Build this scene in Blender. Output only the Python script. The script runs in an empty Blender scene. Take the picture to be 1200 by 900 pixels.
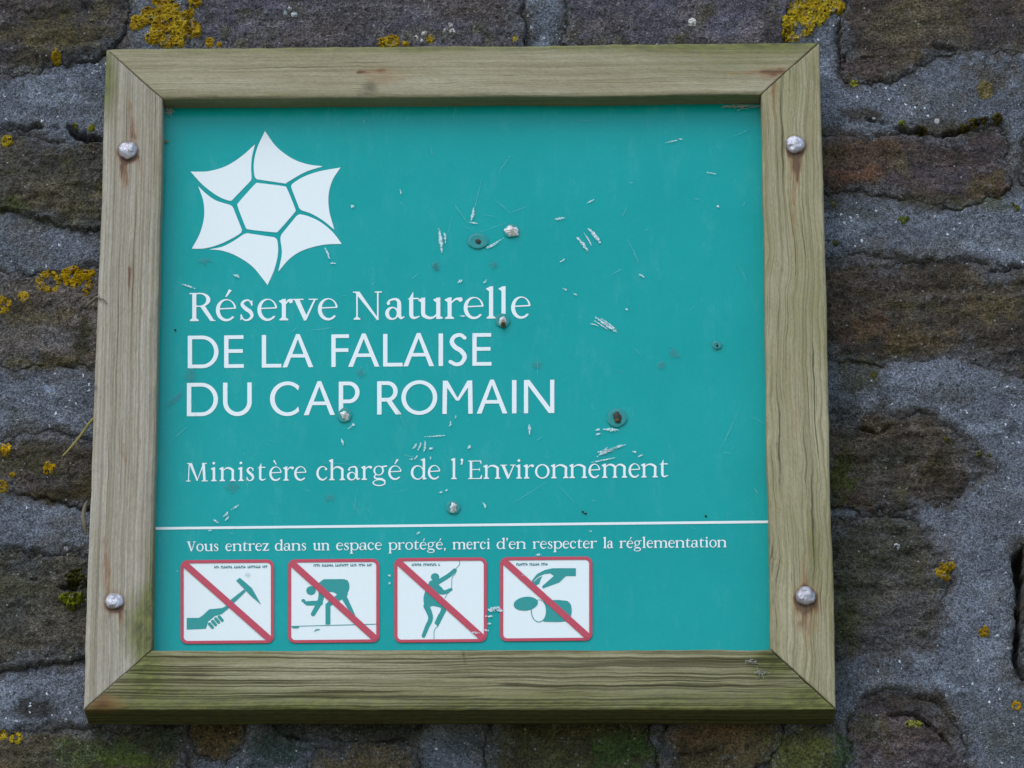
import bpy, bmesh, math
import numpy as np
from mathutils import Matrix, Vector

# ------------------------------------------------------------------ camera
W0, H0, FPX = 1200.0, 900.0, 5680.0          # photograph size and focal length in its pixels
PITCH, YAW, DIST, ZC = math.radians(20), math.radians(0.8), 5.0, 0.75
cp, sp, cy, sy = math.cos(PITCH), math.sin(PITCH), math.cos(YAW), math.sin(YAW)
FWD = np.array([-sy * cp, cy * cp, sp]); RIGHT = np.array([cy, sy, 0.0]); UP = np.cross(RIGHT, FWD)
CAM = np.array([0, 0, ZC]) - DIST * FWD
scene = bpy.context.scene
col = scene.collection
cam_data = bpy.data.cameras.new('camera')
cam_data.sensor_width = 36.0
cam_data.lens = 36.0 * FPX / W0
cam_data.clip_start, cam_data.clip_end = 0.1, 200.0
cam = bpy.data.objects.new('camera', cam_data); col.objects.link(cam)
m3 = np.stack([RIGHT, UP, -FWD], 1)
M4 = np.eye(4); M4[:3, :3] = m3; M4[:3, 3] = CAM
cam.matrix_world = Matrix(M4.tolist())
scene.camera = cam

# ------------------------------------------------------------------ light
SUN_EL, SUN_AZ = math.radians(52), math.radians(-28)     # azimuth seen from the wall: minus = to the left of the camera
world = bpy.data.worlds.new('World'); scene.world = world; world.use_nodes = True
wn = world.node_tree.nodes; wl = world.node_tree.links
sky = wn.new('ShaderNodeTexSky'); sky.sky_type = 'NISHITA'; sky.sun_disc = False
sky.sun_elevation = SUN_EL; sky.sun_rotation = math.pi + SUN_AZ * -1
sky.air_density = 1.0; sky.dust_density = 1.0; sky.ozone_density = 0.35
bg = wn['Background']; bg.inputs['Strength'].default_value = 0.15
wl.new(sky.outputs[0], bg.inputs[0])
sd = bpy.data.lights.new('sun', 'SUN'); sd.energy = 0.7; sd.angle = math.radians(45); sd.color = (1.0, 0.97, 0.93)
sun = bpy.data.objects.new('sun', sd); col.objects.link(sun)
sv = Vector((math.sin(SUN_AZ) * math.cos(SUN_EL), -math.cos(SUN_AZ) * math.cos(SUN_EL), math.sin(SUN_EL)))
sun.rotation_euler = sv.to_track_quat('Z', 'Y').to_euler(); sun.location = (-1.0, -3.0, 5.0)
scene.view_settings.view_transform = 'Standard'; scene.view_settings.look = 'None'
scene.view_settings.exposure = 0.75; scene.view_settings.gamma = 1.0

# ------------------------------------------------------------------ helpers
def P(px, py, Y):
    """photo pixel -> point where its ray meets the vertical plane y = Y"""
    px = np.asarray(px, float); py = np.asarray(py, float)
    d = FWD[None] * FPX + RIGHT[None] * (px.reshape(-1, 1) - W0 / 2) - UP[None] * (py.reshape(-1, 1) - H0 / 2)
    t = (Y - CAM[1]) / d[:, 1]
    return CAM[None] + d * t[:, None]
def P2(pts, Y=0.0):
    a = np.asarray(pts, float); q = P(a[:, 0], a[:, 1], Y); return q[:, [0, 2]]
PXM = 0.00083                                   # about one photo pixel in metres at the wall

def srgb(r, g, b):
    c = np.array([r, g, b], float) / 255.0
    return np.where(c <= 0.04045, c / 12.92, ((c + 0.055) / 1.055) ** 2.4)

def hashf(ix, iy, seed):
    h = (ix.astype(np.int64) * 374761393 + iy.astype(np.int64) * 668265263 + seed * 974634777) & 0xFFFFFFFF
    h = ((h ^ (h >> 13)) * 1274126177) & 0xFFFFFFFF
    h = h ^ (h >> 16)
    return (h & 0xFFFFFF) / float(0xFFFFFF)
def vnoise(x, y, seed=0):
    ix = np.floor(x); iy = np.floor(y); fx = x - ix; fy = y - iy
    ix = ix.astype(np.int64); iy = iy.astype(np.int64)
    fx = fx * fx * fx * (fx * (fx * 6 - 15) + 10); fy = fy * fy * fy * (fy * (fy * 6 - 15) + 10)
    a = hashf(ix, iy, seed); b = hashf(ix + 1, iy, seed); c = hashf(ix, iy + 1, seed); d = hashf(ix + 1, iy + 1, seed)
    return (a * (1 - fx) + b * fx) * (1 - fy) + (c * (1 - fx) + d * fx) * fy
def fbm(x, y, seed=0, octs=4, gain=0.5):
    """about -1..1"""
    s = np.zeros_like(x, float); a = 1.0; t = 0.0
    for i in range(octs):
        s += a * (vnoise(x * 2 ** i + 17.3 * i, y * 2 ** i - 9.1 * i, seed + i * 31) * 2 - 1); t += a; a *= gain
    return s / t * 1.5
def sstep(a, b, x):
    t = np.clip((x - a) / (b - a), 0, 1); return t * t * (3 - 2 * t)
def chaikin(p, n=2, closed=True):
    p = np.asarray(p, float)
    for _ in range(n):
        q = np.roll(p, -1, 0)
        p = np.stack([p * .75 + q * .25, p * .25 + q * .75], 1).reshape(-1, 2)
    return p
def catmull(p, n=8):
    p = np.asarray(p, float); out = []
    e = np.vstack([2 * p[0] - p[1], p, 2 * p[-1] - p[-2]])
    for i in range(1, len(e) - 2):
        for t in np.linspace(0, 1, n, endpoint=False):
            a, b, c, d = e[i - 1], e[i], e[i + 1], e[i + 2]
            out.append(.5 * (2 * b + (c - a) * t + (2 * a - 5 * b + 4 * c - d) * t * t + (3 * b - a - 3 * c + d) * t ** 3))
    out.append(p[-1]); return np.array(out)
def sd_poly(x, y, poly):
    """signed distance, positive INSIDE"""
    poly = np.asarray(poly, float); d = np.full(x.shape, 1e9); ins = np.zeros(x.shape, bool)
    n = len(poly)
    for i in range(n):
        ax, ay = poly[i]; bx, by = poly[(i + 1) % n]
        ex, ey = bx - ax, by - ay; wx, wy = x - ax, y - ay
        t = np.clip((wx * ex + wy * ey) / (ex * ex + ey * ey + 1e-12), 0, 1)
        d = np.minimum(d, (wx - ex * t) ** 2 + (wy - ey * t) ** 2)
        c = ((ay <= y) & (by > y)) | ((by <= y) & (ay > y))
        if abs(ey) > 1e-12:
            ins ^= c & (x < ax + (y - ay) * ex / ey)
    d = np.sqrt(d); return np.where(ins, d, -d)
def d_line(x, y, pts):
    d = np.full(x.shape, 1e9)
    for (ax, ay), (bx, by) in zip(pts[:-1], pts[1:]):
        ex, ey = bx - ax, by - ay; wx, wy = x - ax, y - ay
        t = np.clip((wx * ex + wy * ey) / (ex * ex + ey * ey + 1e-12), 0, 1)
        d = np.minimum(d, (wx - ex * t) ** 2 + (wy - ey * t) ** 2)
    return np.sqrt(d)

def mesh_np(name, verts, faces, smooth=True):
    """verts (n,3); faces: int array (m,k) or list of lists"""
    me = bpy.data.meshes.new(name)
    verts = np.asarray(verts, np.float32)
    if isinstance(faces, np.ndarray):
        m, k = faces.shape
        idx = faces.astype(np.int32).ravel(); starts = np.arange(m, dtype=np.int32) * k
    else:
        lens = np.array([len(f) for f in faces], np.int32)
        idx = np.array([i for f in faces for i in f], np.int32); m = len(faces)
        starts = np.concatenate([[0], np.cumsum(lens)[:-1]]).astype(np.int32)
    me.vertices.add(len(verts)); me.vertices.foreach_set('co', verts.ravel())
    me.loops.add(len(idx)); me.loops.foreach_set('vertex_index', idx)
    me.polygons.add(m); me.polygons.foreach_set('loop_start', starts)
    me.update(calc_edges=True); me.validate()
    me.polygons.foreach_set('use_smooth', np.full(len(me.polygons), smooth))
    return me
def add_col(me, name, rgb):
    a = me.attributes.new(name, 'FLOAT_COLOR', 'POINT')
    c = np.ones((len(rgb), 4), np.float32); c[:, :3] = rgb; a.data.foreach_set('color', c.ravel())
def add_float(me, name, v):
    a = me.attributes.new(name, 'FLOAT', 'POINT'); a.data.foreach_set('value', np.asarray(v, np.float32).ravel())
def add_vec(me, name, v):
    a = me.attributes.new(name, 'FLOAT_VECTOR', 'POINT'); a.data.foreach_set('vector', np.asarray(v, np.float32).ravel())
def link(name, me, mat, parent=None, label=None, cat=None, group=None, kind=None):
    o = bpy.data.objects.new(name, me); col.objects.link(o)
    if me is not None and mat is not None and len(me.materials) == 0: me.materials.append(mat)
    if parent is not None: o.parent = parent
    for k, v in (('label', label), ('category', cat), ('group', group), ('kind', kind)):
        if v: o[k] = v
    return o
def grid_faces(nr, nc, mask=None):
    i = np.arange(nr * nc).reshape(nr, nc)
    f = np.stack([i[:-1, :-1], i[:-1, 1:], i[1:, 1:], i[1:, :-1]], -1).reshape(-1, 4)
    if mask is not None: f = f[mask.ravel()[f].all(1)]
    return f
def compact(v, f, *extra):
    used = np.zeros(len(v), bool); used[f.ravel()] = True
    mp = np.cumsum(used) - 1
    return (v[used], mp[f]) + tuple(e[used] for e in extra)

class NT:
    """small node-tree builder"""
    def __init__(s, name):
        s.m = bpy.data.materials.new(name); s.m.use_nodes = True
        s.t = s.m.node_tree; s.b = s.t.nodes['Principled BSDF']
    def n(s, typ, **kw):
        nd = s.t.nodes.new('ShaderNode' + typ)
        for k, v in kw.items():
            if k in ('operation', 'blend_type', 'data_type', 'attribute_name', 'noise_dimensions', 'feature', 'distance', 'attribute_type', 'invert'): setattr(nd, k, v)
        return nd
    def set(s, sock, v):
        if hasattr(v, 'links') or isinstance(v, bpy.types.NodeSocket): s.t.links.new(v, sock)
        else: sock.default_value = v
    def math(s, op, a, b=0.0, c=None):
        nd = s.n('Math', operation=op); s.set(nd.inputs[0], a); s.set(nd.inputs[1], b)
        if c is not None: s.set(nd.inputs[2], c)
        return nd.outputs[0]
    def mix(s, f, a, b, mode='MIX'):
        nd = s.n('MixRGB', blend_type=mode); s.set(nd.inputs[0], f)
        for i, v in ((1, a), (2, b)):
            if not isinstance(v, bpy.types.NodeSocket) and len(v) == 3: v = tuple(v) + (1.0,)
            s.set(nd.inputs[i], v)
        return nd.outputs[0]
    def noise(s, vec, scale, detail=4, rough=.55, dist=0.0):
        nd = s.n('TexNoise'); s.set(nd.inputs['Vector'], vec); nd.inputs['Scale'].default_value = scale
        nd.inputs['Detail'].default_value = detail; nd.inputs['Roughness'].default_value = rough; nd.inputs['Distortion'].default_value = dist
        return nd.outputs['Fac']
    def voronoi(s, vec, scale):
        nd = s.n('TexVoronoi'); s.set(nd.inputs['Vector'], vec); nd.inputs['Scale'].default_value = scale
        return nd
    def ramp(s, v, a, b):
        nd = s.n('MapRange'); s.set(nd.inputs[0], v); nd.inputs[1].default_value = a; nd.inputs[2].default_value = b
        return nd.outputs[0]
    def attr(s, name, out='Color'):
        nd = s.n('Attribute', attribute_name=name); return nd.outputs[out]
    def mapping(s, vec, scale, loc=(0, 0, 0)):
        nd = s.n('Mapping'); s.set(nd.inputs[0], vec); nd.inputs['Scale'].default_value = scale; nd.inputs['Location'].default_value = loc
        return nd.outputs[0]
    def obj(s): return s.n('TexCoord').outputs['Object']
    def bump(s, h, strength, dist, normal=None):
        nd = s.n('Bump'); nd.inputs['Strength'].default_value = strength; nd.inputs['Distance'].default_value = dist
        s.set(nd.inputs['Height'], h)
        if normal is not None: s.set(nd.inputs['Normal'], normal)
        return nd.outputs[0]
    def out(s, color=None, rough=None, metal=None, spec=None, normal=None):
        if color is not None:
            if not isinstance(color, bpy.types.NodeSocket) and len(color) == 3: color = tuple(color) + (1.0,)
            s.set(s.b.inputs['Base Color'], color)
        if rough is not None: s.set(s.b.inputs['Roughness'], rough)
        if metal is not None: s.set(s.b.inputs['Metallic'], metal)
        if spec is not None: s.set(s.b.inputs['Specular IOR Level'], spec)
        if normal is not None: s.set(s.b.inputs['Normal'], normal)
        return s.m

# ------------------------------------------------------------------ materials
def mat_mortar():
    t = NT('grey_mortar'); o = t.obj(); c = t.attr('tint')
    f1 = t.noise(o, 260, 3, .6); f2 = t.noise(o, 900, 2, .6)
    c = t.mix(1.0, c, t.mix(t.ramp(f1, .25, .75), (.55, .55, .55), (1.42, 1.42, 1.42)), 'MULTIPLY')
    c = t.mix(1.0, c, t.mix(t.ramp(f2, .32, .68), (.5, .5, .5), (1.5, 1.5, 1.5)), 'MULTIPLY')
    wv = t.n('VectorMath', operation='ADD'); t.set(wv.inputs[0], o); nv = t.n('TexNoise'); t.set(nv.inputs['Vector'], o); nv.inputs['Scale'].default_value = 420; nsc = t.n('VectorMath', operation='SCALE'); t.set(nsc.inputs[0], nv.outputs['Color']); nsc.inputs['Scale'].default_value = .0055; t.set(wv.inputs[1], nsc.outputs[0])
    v = t.voronoi(wv.outputs[0], 300)                                    # pale sand and shell grains
    rnd = t.n('SeparateColor'); t.set(rnd.inputs[0], v.outputs['Color'])
    area = t.ramp(t.noise(o, 16, 3, .6), .46, .62)
    g = t.math('MULTIPLY', t.math('LESS_THAN', v.outputs['Distance'], t.math('MULTIPLY', rnd.outputs[2], .5)), t.math('GREATER_THAN', t.math('ADD', rnd.outputs[0], t.math('MULTIPLY', area, .07)), .972))
    c = t.mix(t.math('MULTIPLY', g, t.attr('grit', 'Fac')), c, tuple(srgb(205, 214, 224)))
    v2 = t.voronoi(o, 210); r2 = t.n('SeparateColor'); t.set(r2.inputs[0], v2.outputs['Color'])
    dk = t.math('MULTIPLY', t.math('LESS_THAN', v2.outputs['Distance'], .3), t.math('GREATER_THAN', r2.outputs[1], .86))
    c = t.mix(t.math('MULTIPLY', dk, .6), c, tuple(srgb(38, 38, 38)))
    f3 = t.noise(o, 520, 2, .7)
    c = t.mix(1.0, c, t.mix(t.ramp(f3, .34, .66), (.6, .6, .61), (1.4, 1.4, 1.39)), 'MULTIPLY')
    sandy = t.math('MULTIPLY', t.ramp(t.noise(o, 22, 4, .65), .48, .64), t.ramp(f3, .58, .68))
    c = t.mix(t.math('MULTIPLY', sandy, .62), c, tuple(srgb(150, 158, 168)))
    h = t.math('ADD', t.math('ADD', t.math('MULTIPLY', f1, .6), t.math('MULTIPLY', f2, .3)), t.math('MULTIPLY', f3, .6))
    h = t.math('ADD', h, t.math('MULTIPLY', g, .3))
    return t.out(c, .9, spec=.25, normal=t.bump(h, 1.0, .0034))
def mat_stone():
    t = NT('weathered_stone'); o = t.obj(); c = t.attr('tint')
    f0 = t.noise(o, 60, 5, .65); f1 = t.noise(o, 240, 4, .65); f2 = t.noise(o, 850, 2, .6)
    c = t.mix(1.0, c, t.mix(t.ramp(f0, .3, .7), (.66, .68, .7), (1.3, 1.28, 1.24)), 'MULTIPLY')
    c = t.mix(1.0, c, t.mix(t.ramp(f1, .3, .7), (.6, .6, .6), (1.35, 1.35, 1.35)), 'MULTIPLY')
    c = t.mix(1.0, c, t.mix(t.ramp(f2, .32, .68), (.58, .58, .58), (1.42, 1.42, 1.42)), 'MULTIPLY')
    f3 = t.noise(o, 480, 2, .7)
    c = t.mix(1.0, c, t.mix(t.ramp(f3, .34, .66), (.58, .58, .58), (1.44, 1.44, 1.44)), 'MULTIPLY')
    v = t.voronoi(o, 300); rnd = t.n('SeparateColor'); t.set(rnd.inputs[0], v.outputs['Color'])
    g = t.math('MULTIPLY', t.math('LESS_THAN', v.outputs['Distance'], .3), t.math('GREATER_THAN', rnd.outputs[0], .972))
    c = t.mix(t.math('MULTIPLY', g, .6), c, tuple(srgb(170, 172, 175)))
    v2 = t.voronoi(o, 170); r2 = t.n('SeparateColor'); t.set(r2.inputs[0], v2.outputs['Color'])
    dk = t.math('MULTIPLY', t.math('LESS_THAN', v2.outputs['Distance'], .34), t.math('GREATER_THAN', r2.outputs[1], .82))
    c = t.mix(t.math('MULTIPLY', dk, .55), c, tuple(srgb(26, 24, 22)))
    h = t.math('ADD', t.math('ADD', t.math('MULTIPLY', f0, 1.6), t.math('MULTIPLY', f1, .8)), t.math('MULTIPLY', f3, .6))
    h = t.math('SUBTRACT', h, t.math('MULTIPLY', dk, .5))
    return t.out(c, .86, spec=.3, normal=t.bump(h, 1.0, .0034))
def mat_lichen(name):
    t = NT(name); o = t.obj(); c = t.attr('tint')
    f1 = t.noise(o, 560, 3, .65)
    c = t.mix(1.0, c, t.mix(t.ramp(f1, .34, .66), (.42, .38, .3), (1.45, 1.45, 1.5)), 'MULTIPLY')
    return t.out(c, .95, spec=.1, normal=t.bump(f1, 1.0, .003))
def mat_wood(name, base, dark, light, crack=.5, wavy=.006, seed=0.0, fine=1.0, pitch=1.0, lin=.2):
    t = NT(name)
    uv = t.attr('grain', 'Vector')
    sep = t.n('SeparateXYZ'); t.set(sep.inputs[0], uv)
    wob = t.math('MULTIPLY', t.math('SUBTRACT', t.noise(t.mapping(uv, (6, 14, 1), (seed, 0, 0)), 1.0, 2, .5), .5), wavy * 2)
    wob2 = t.math('MULTIPLY', t.math('SUBTRACT', t.noise(t.mapping(uv, (34, 60, 1), (seed, 5, 0)), 1.0, 2, .5), .5), wavy * .4)
    cmb = t.n('CombineXYZ'); t.set(cmb.inputs[0], sep.outputs[0]); t.set(cmb.inputs[1], t.math('ADD', t.math('ADD', sep.outputs[1], wob), wob2)); cmb.inputs[2].default_value = seed
    g = cmb.outputs[0]
    rings = t.noise(t.mapping(g, (2.2, 330 * pitch, 1)), 1.0, 2, .6)
    fineg = t.noise(t.mapping(g, (22, 1100, 1)), 1.0, 3, .65)
    broad = t.noise(t.mapping(g, (6, 45, 1)), 1.0, 4, .6)
    crk = t.noise(t.mapping(g, (4.5, 420 * pitch, 1), (3.1, 7.7, 0)), 1.0, 2, .55)
    crk2 = t.noise(t.mapping(g, (11, 760 * pitch, 1), (9.1, 2.7, 0)), 1.0, 2, .5)
    spot = t.noise(t.mapping(g, (90, 160, 1)), 1.0, 4, .65)
    pore = t.noise(t.mapping(g, (240, 700, 1)), 1.0, 3, .6)
    c = t.mix(t.ramp(rings, .30, .66), tuple(dark), tuple(base))
    c = t.mix(t.math('MULTIPLY', t.ramp(broad, .42, .75), .6), c, tuple(light))
    c = t.mix(t.math('MULTIPLY', t.ramp(fineg, .52, .72), .6 * fine), c, tuple(np.array(dark) * .7))
    c = t.mix(t.math('MULTIPLY', t.ramp(spot, .55, .75), .28), c, tuple(np.array(dark) * .6))
    c = t.mix(1.0, c, t.mix(t.ramp(pore, .3, .7), (.86, .86, .86), (1.12, 1.12, 1.12)), 'MULTIPLY')
    ck = t.math('MAXIMUM', t.ramp(crk, .70 - .11 * crack, .77 - .11 * crack), t.math('MULTIPLY', t.ramp(crk2, .70 - .09 * crack, .80 - .09 * crack), .65))
    c = t.mix(t.math('MULTIPLY', ck, min(1.0, .35 + .5 * crack)), c, tuple(srgb(58, 50, 34)))
    lines = t.noise(t.mapping(g, (1.6, 620 * pitch, 1), (1.7, 3.3, 0)), 1.0, 2, .6)
    c = t.mix(t.math('MULTIPLY', t.ramp(lines, .50, .40), lin), c, tuple(np.array(dark) * .38))
    big = t.noise(t.mapping(g, (9, 16, 1), (4, 4, 0)), 1.0, 4, .6)
    big2 = t.noise(t.mapping(g, (90, 150, 1), (4, 4, 0)), 1.0, 4, .65)
    al = t.attr('algae', 'Fac')
    af = t.ramp(t.math('ADD', al, t.math('MULTIPLY', t.math('SUBTRACT', t.math('ADD', t.math('MULTIPLY', big, .6), t.math('MULTIPLY', big2, .5)), .55), 1.1)), .15, .95)
    ac = t.mix(t.ramp(big2, .35, .65), tuple(srgb(66, 74, 32)), tuple(srgb(116, 120, 62)))
    ac = t.mix(t.math('MULTIPLY', t.math('MAXIMUM', ck, t.math('MULTIPLY', t.ramp(lines, .50, .40), lin)), .7), ac, tuple(srgb(40, 42, 18)))
    c = t.mix(t.math('MULTIPLY', af, .82), c, ac)
    ru = t.attr('rust', 'Fac')
    rf = t.ramp(t.math('ADD', ru, t.math('MULTIPLY', t.math('SUBTRACT', t.math('ADD', fineg, t.math('MULTIPLY', big2, .5)), .75), .55)), .08, .75)
    c = t.mix(t.math('MULTIPLY', rf, .76), c, t.mix(t.ramp(t.math('ADD', ru, t.math('MULTIPLY', t.math('SUBTRACT', rings, .5), .5)), .25, .85), tuple(srgb(146, 100, 58)), tuple(srgb(82, 46, 36))))
    dk = t.attr('stain', 'Fac')
    df = t.ramp(t.math('ADD', dk, t.math('MULTIPLY', t.math('SUBTRACT', big2, .5), .6)), .1, 1.0)
    c = t.mix(t.math('MULTIPLY', df, .8), c, tuple(srgb(44, 42, 26)))
    h = t.math('SUBTRACT', t.math('ADD', t.math('MULTIPLY', rings, .5), t.math('ADD', t.math('MULTIPLY', fineg, .3), t.math('MULTIPLY', pore, .2))), t.math('MULTIPLY', ck, 1.0))
    return t.out(c, .85, spec=.2, normal=t.bump(h, .8, .0010))
def mat_panel():
    t = NT('teal_enamel'); o = t.obj()
    f = t.noise(o, 9, 4, .6); f2 = t.noise(o, 240, 3, .6)
    c = t.mix(t.ramp(f, .3, .7), tuple(srgb(0, 148, 145)), tuple(srgb(2, 154, 152)))
    c = t.mix(t.math('MULTIPLY', t.ramp(f2, .5, .75), .12), c, tuple(srgb(50, 168, 168)))
    sm = t.noise(t.mapping(o, (60, 60, 22), (1, 2, 3)), 1.0, 5, .7)         # greasy film and dust
    c = t.mix(t.math('MULTIPLY', t.ramp(sm, .55, .8), .16), c, tuple(srgb(90, 176, 178)))
    return t.out(c, t.ramp(t.math('ADD', t.math('MULTIPLY', f, .5), t.math('MULTIPLY', sm, .5)), .2, 1.6), spec=.2, normal=t.bump(f2, .08, .0004))
def mat_flat(name, rgb, rough=.45, var=.06, metal=0.0, spec=.4):
    t = NT(name); o = t.obj(); f = t.noise(o, 180, 4, .6)
    a = np.array(rgb)
    return t.out(t.mix(f, tuple(a * (1 - var * 2)), tuple(np.minimum(a * (1 + var), 1))), rough, metal=metal, spec=spec)
def mat_metal():
    t = NT('zinc_bolt'); o = t.obj(); f = t.noise(o, 300, 5, .65); f2 = t.noise(o, 110, 3, .6); ru = t.attr('rust', 'Fac')
    k = t.ramp(t.math('ADD', ru, t.math('MULTIPLY', t.math('SUBTRACT', t.math('ADD', f, f2), 1.0), 1.2)), .15, .85)
    c = t.mix(k, t.mix(f, tuple(srgb(128, 128, 134)), tuple(srgb(206, 206, 212))), t.mix(f, tuple(srgb(66, 48, 48)), tuple(srgb(122, 98, 94))))
    return t.out(c, t.math('ADD', .34, t.math('MULTIPLY', k, .4)), metal=t.math('SUBTRACT', .75, t.math('MULTIPLY', k, .55)), normal=t.bump(f, .8, .0016))
def mat_scuff(name, rgb, alpha):
    t = NT(name); o = t.obj(); f = t.noise(o, 500, 3, .7)
    t.set(t.b.inputs['Alpha'], t.math('MULTIPLY', t.ramp(f, .25, .6), alpha))
    return t.out(rgb, .6, spec=.2)

M_MORTAR, M_STONE = mat_mortar(), mat_stone()
M_LICHEN, M_MOSS = mat_lichen('yellow_lichen'), mat_lichen('green_moss')
# ------------------------------------------------------------------ the wall
def proj(v):
    d = np.asarray(v) - CAM[None]
    w = d @ FWD
    return W0 / 2 + FPX * (d @ RIGHT) / w, H0 / 2 - FPX * (d @ UP) / w

# stones: outline in photo pixels on the wall face, set-back/proudness in mm, two colours, relief in mm, seed
STONES = [
 ([(-140,-90),(150,-90),(150,10),(138,45),(118,66),(85,68),(70,78),(40,82),(0,86),(-140,90)], 1, (78,72,72), (62,57,46), 5),
 ([(222,-90),(618,-90),(610,20),(620,60),(605,110),(240,110),(225,60)], 2, (90,86,92), (76,71,72), 3),
 ([(668,-90),(922,-90),(926,20),(915,100),(665,105),(662,20)], 2, (92,88,95), (80,76,80), 2),
 ([(992,-90),(1330,-90),(1330,55),(1190,60),(1100,66),(1085,80),(1050,92),(1005,98),(984,85),(990,30)], 3, (80,72,60), (66,58,54), 3.5),
 ([(-140,152),(20,152),(40,163),(115,166),(170,170),(170,262),(100,268),(60,262),(30,250),(-140,245)], 2, (80,74,62), (66,64,58), 6),
 ([(-140,318),(50,322),(80,324),(108,312),(170,312),(170,440),(100,432),(50,432),(0,430),(-140,428)], 1, (95,89,84), (80,74,64), 4),
 ([(-140,525),(10,515),(50,505),(80,512),(105,520),(170,515),(170,590),(100,592),(60,585),(0,575),(-140,570)], 2, (82,74,66), (64,59,46), 5),
 ([(-140,652),(30,650),(60,648),(95,652),(170,650),(170,775),(90,772),(40,778),(0,782),(-140,785)], 2, (84,80,72), (70,68,58), 5),
 ([(-140,862),(50,857),(75,850),(110,856),(222,835),(226,990),(-140,990)], 0, (84,74,62), (66,66,44), 4),
 ([(222,835),(285,832),(286,875),(270,892),(235,888),(222,870)], 0, (96,84,52), (80,68,44), 3),
 ([(360,890),(375,875),(440,870),(488,868),(495,990),(350,990)], 3, (106,94,74), (84,74,54), 3),
 ([(318,832),(500,830),(492,860),(430,866),(330,862)], 2, (58,62,56), (50,50,40), 3),
 ([(572,832),(640,830),(760,828),(768,900),(760,990),(600,990),(568,900)], 3, (74,74,46), (62,60,42), 5),
 ([(772,830),(900,828),(918,870),(880,905),(860,990),(772,990)], 3, (94,84,62), (74,66,46), 4),
 ([(902,885),(936,852),(985,850),(993,900),(992,990),(885,990)], 3, (106,102,62), (84,82,48), 3),
 ([(1000,822),(1040,812),(1090,816),(1120,850),(1135,900),(1135,1000),(1002,1000),(994,880)], 3, (82,74,76), (66,58,58), 5),
 ([(900,610),(975,606),(1050,600),(1100,625),(1110,690),(1100,740),(1070,765),(1000,775),(900,772)], -2, (84,82,80), (66,64,50), 7),
 ([(900,488),(1000,488),(1040,482),(1090,485),(1130,505),(1152,535),(1150,560),(1120,590),(1050,598),(900,595)], 0, (78,70,62), (62,58,46), 8),
 ([(900,305),(1010,302),(1150,306),(1170,318),(1330,312),(1330,445),(1200,445),(1160,430),(1120,418),(1080,422),(1040,428),(990,425),(900,420)], 1, (78,70,58), (64,58,50), 6),
 ([(900,158),(1010,160),(1090,158),(1130,155),(1175,145),(1183,200),(1178,228),(1140,240),(1080,240),(1040,228),(970,222),(900,220)], 1, (84,68,56), (70,62,62), 4),
 ([(1190,155),(1330,150),(1330,235),(1196,235)], 1, (70,64,60), (58,52,48), 4),
 ([(1194,645),(1203,630),(1330,630),(1330,810),(1202,805),(1192,770),(1195,700)], 8, (74,66,56), (60,54,46), 5),
]
rng = np.random.default_rng(11)
def rough_box(x0, y0, x1, y1):
    j = lambda s=10: rng.uniform(-s, s)
    return [(x0 + j(), y0 + j()), ((x0 + x1) / 2 + j(), y0 + j()), (x1 + j(), y0 + j()), (x1 + j(), (y0 + y1) / 2 + j()),
            (x1 + j(), y1 + j()), ((x0 + x1) / 2 + j(), y1 + j()), (x0 + j(), y1 + j()), (x0 + j(), (y0 + y1) / 2 + j())]
PAL = [((84,76,66),(66,60,50)), ((88,84,88),(72,68,70)), ((78,70,58),(62,56,48)), ((92,86,76),(74,70,60))]
for (xa, xb, rows) in ((-440, 1640, ((-330,-235),(-205,-120))), (-440, 1640, ((1025,1120),(1150,1240))),
                       (-440, -165, ((-85,60),(95,200),(230,350),(385,480),(515,640),(675,790),(820,985))),
                       (1355, 1640, ((-85,60),(95,230),(260,400),(430,560),(600,720),(750,850),(880,985)))):
    for (ya, yb) in rows:
        x = xa + rng.uniform(-40, 0)
        while x < xb - 60:
            w = rng.uniform(150, 300); w = min(w, xb - x)
            if w > 60:
                c = PAL[rng.integers(4)]
                STONES.append((rough_box(x, ya, x + w - 30, yb), rng.uniform(0, 3), c[0], c[1], rng.uniform(3, 6)))
            x += w
N_VIEW = 22
SPOLY = [chaikin(P2(s[0]), 2) for s in STONES]
SBOX = [(p[:, 0].min(), p[:, 0].max(), p[:, 1].min(), p[:, 1].max()) for p in SPOLY]

# cracks and open joints: pixel polyline, half width px, depth mm
CRACKS = [
 ([(56,147),(66,150),(80,150),(90,158),(102,163),(140,163)], 8, 36), ([(-20,140),(0,141),(15,146),(30,152),(40,147),(62,149)], 3, 18),
 ([(95,-5),(103,15),(112,22),(130,24)], 2.2, 10), ([(5,322),(40,323),(52,318)], 2.5, 14), ([(0,430),(40,431),(70,428),(100,434)], 2, 8),
 ([(1040,150),(1075,153),(1100,159),(1130,153),(1150,141),(1178,137)], 3.2, 18), ([(985,70),(1040,68),(1062,71)], 2, 6), ([(1085,54),(1110,58),(1135,61)], 3, 10),
 ([(975,322),(988,340),(992,380),(1002,405)], 13, 16), ([(995,498),(1030,508),(1055,490)], 2.6, 14),
 ([(1030,836),(1070,838),(1090,850),(1110,870),(1124,887)], 2.4, 12), ([(1203,632),(1193,655),(1194,700),(1193,740),(1190,772),(1202,808)], 5, 40),
 ([(0,672),(25,674),(50,683),(75,690),(115,686)], 3.6, 12), ([(322,862),(380,868),(430,869),(490,864)], 3, 16), ([(785,886),(830,881),(855,870)], 2.4, 10),
 ([(972,150),(1010,139),(1048,147)], 2.6, 12), ([(1150,316),(1175,318),(1205,310)], 2.4, 12),
 ([(1085,182),(1100,180)], 2.4, 6), ([(1120,1),(1130,3)], 3, 8),
]
CRK = [(P2(c[0]), c[1] * PXM, c[2] * .001) for c in CRACKS]
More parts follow.
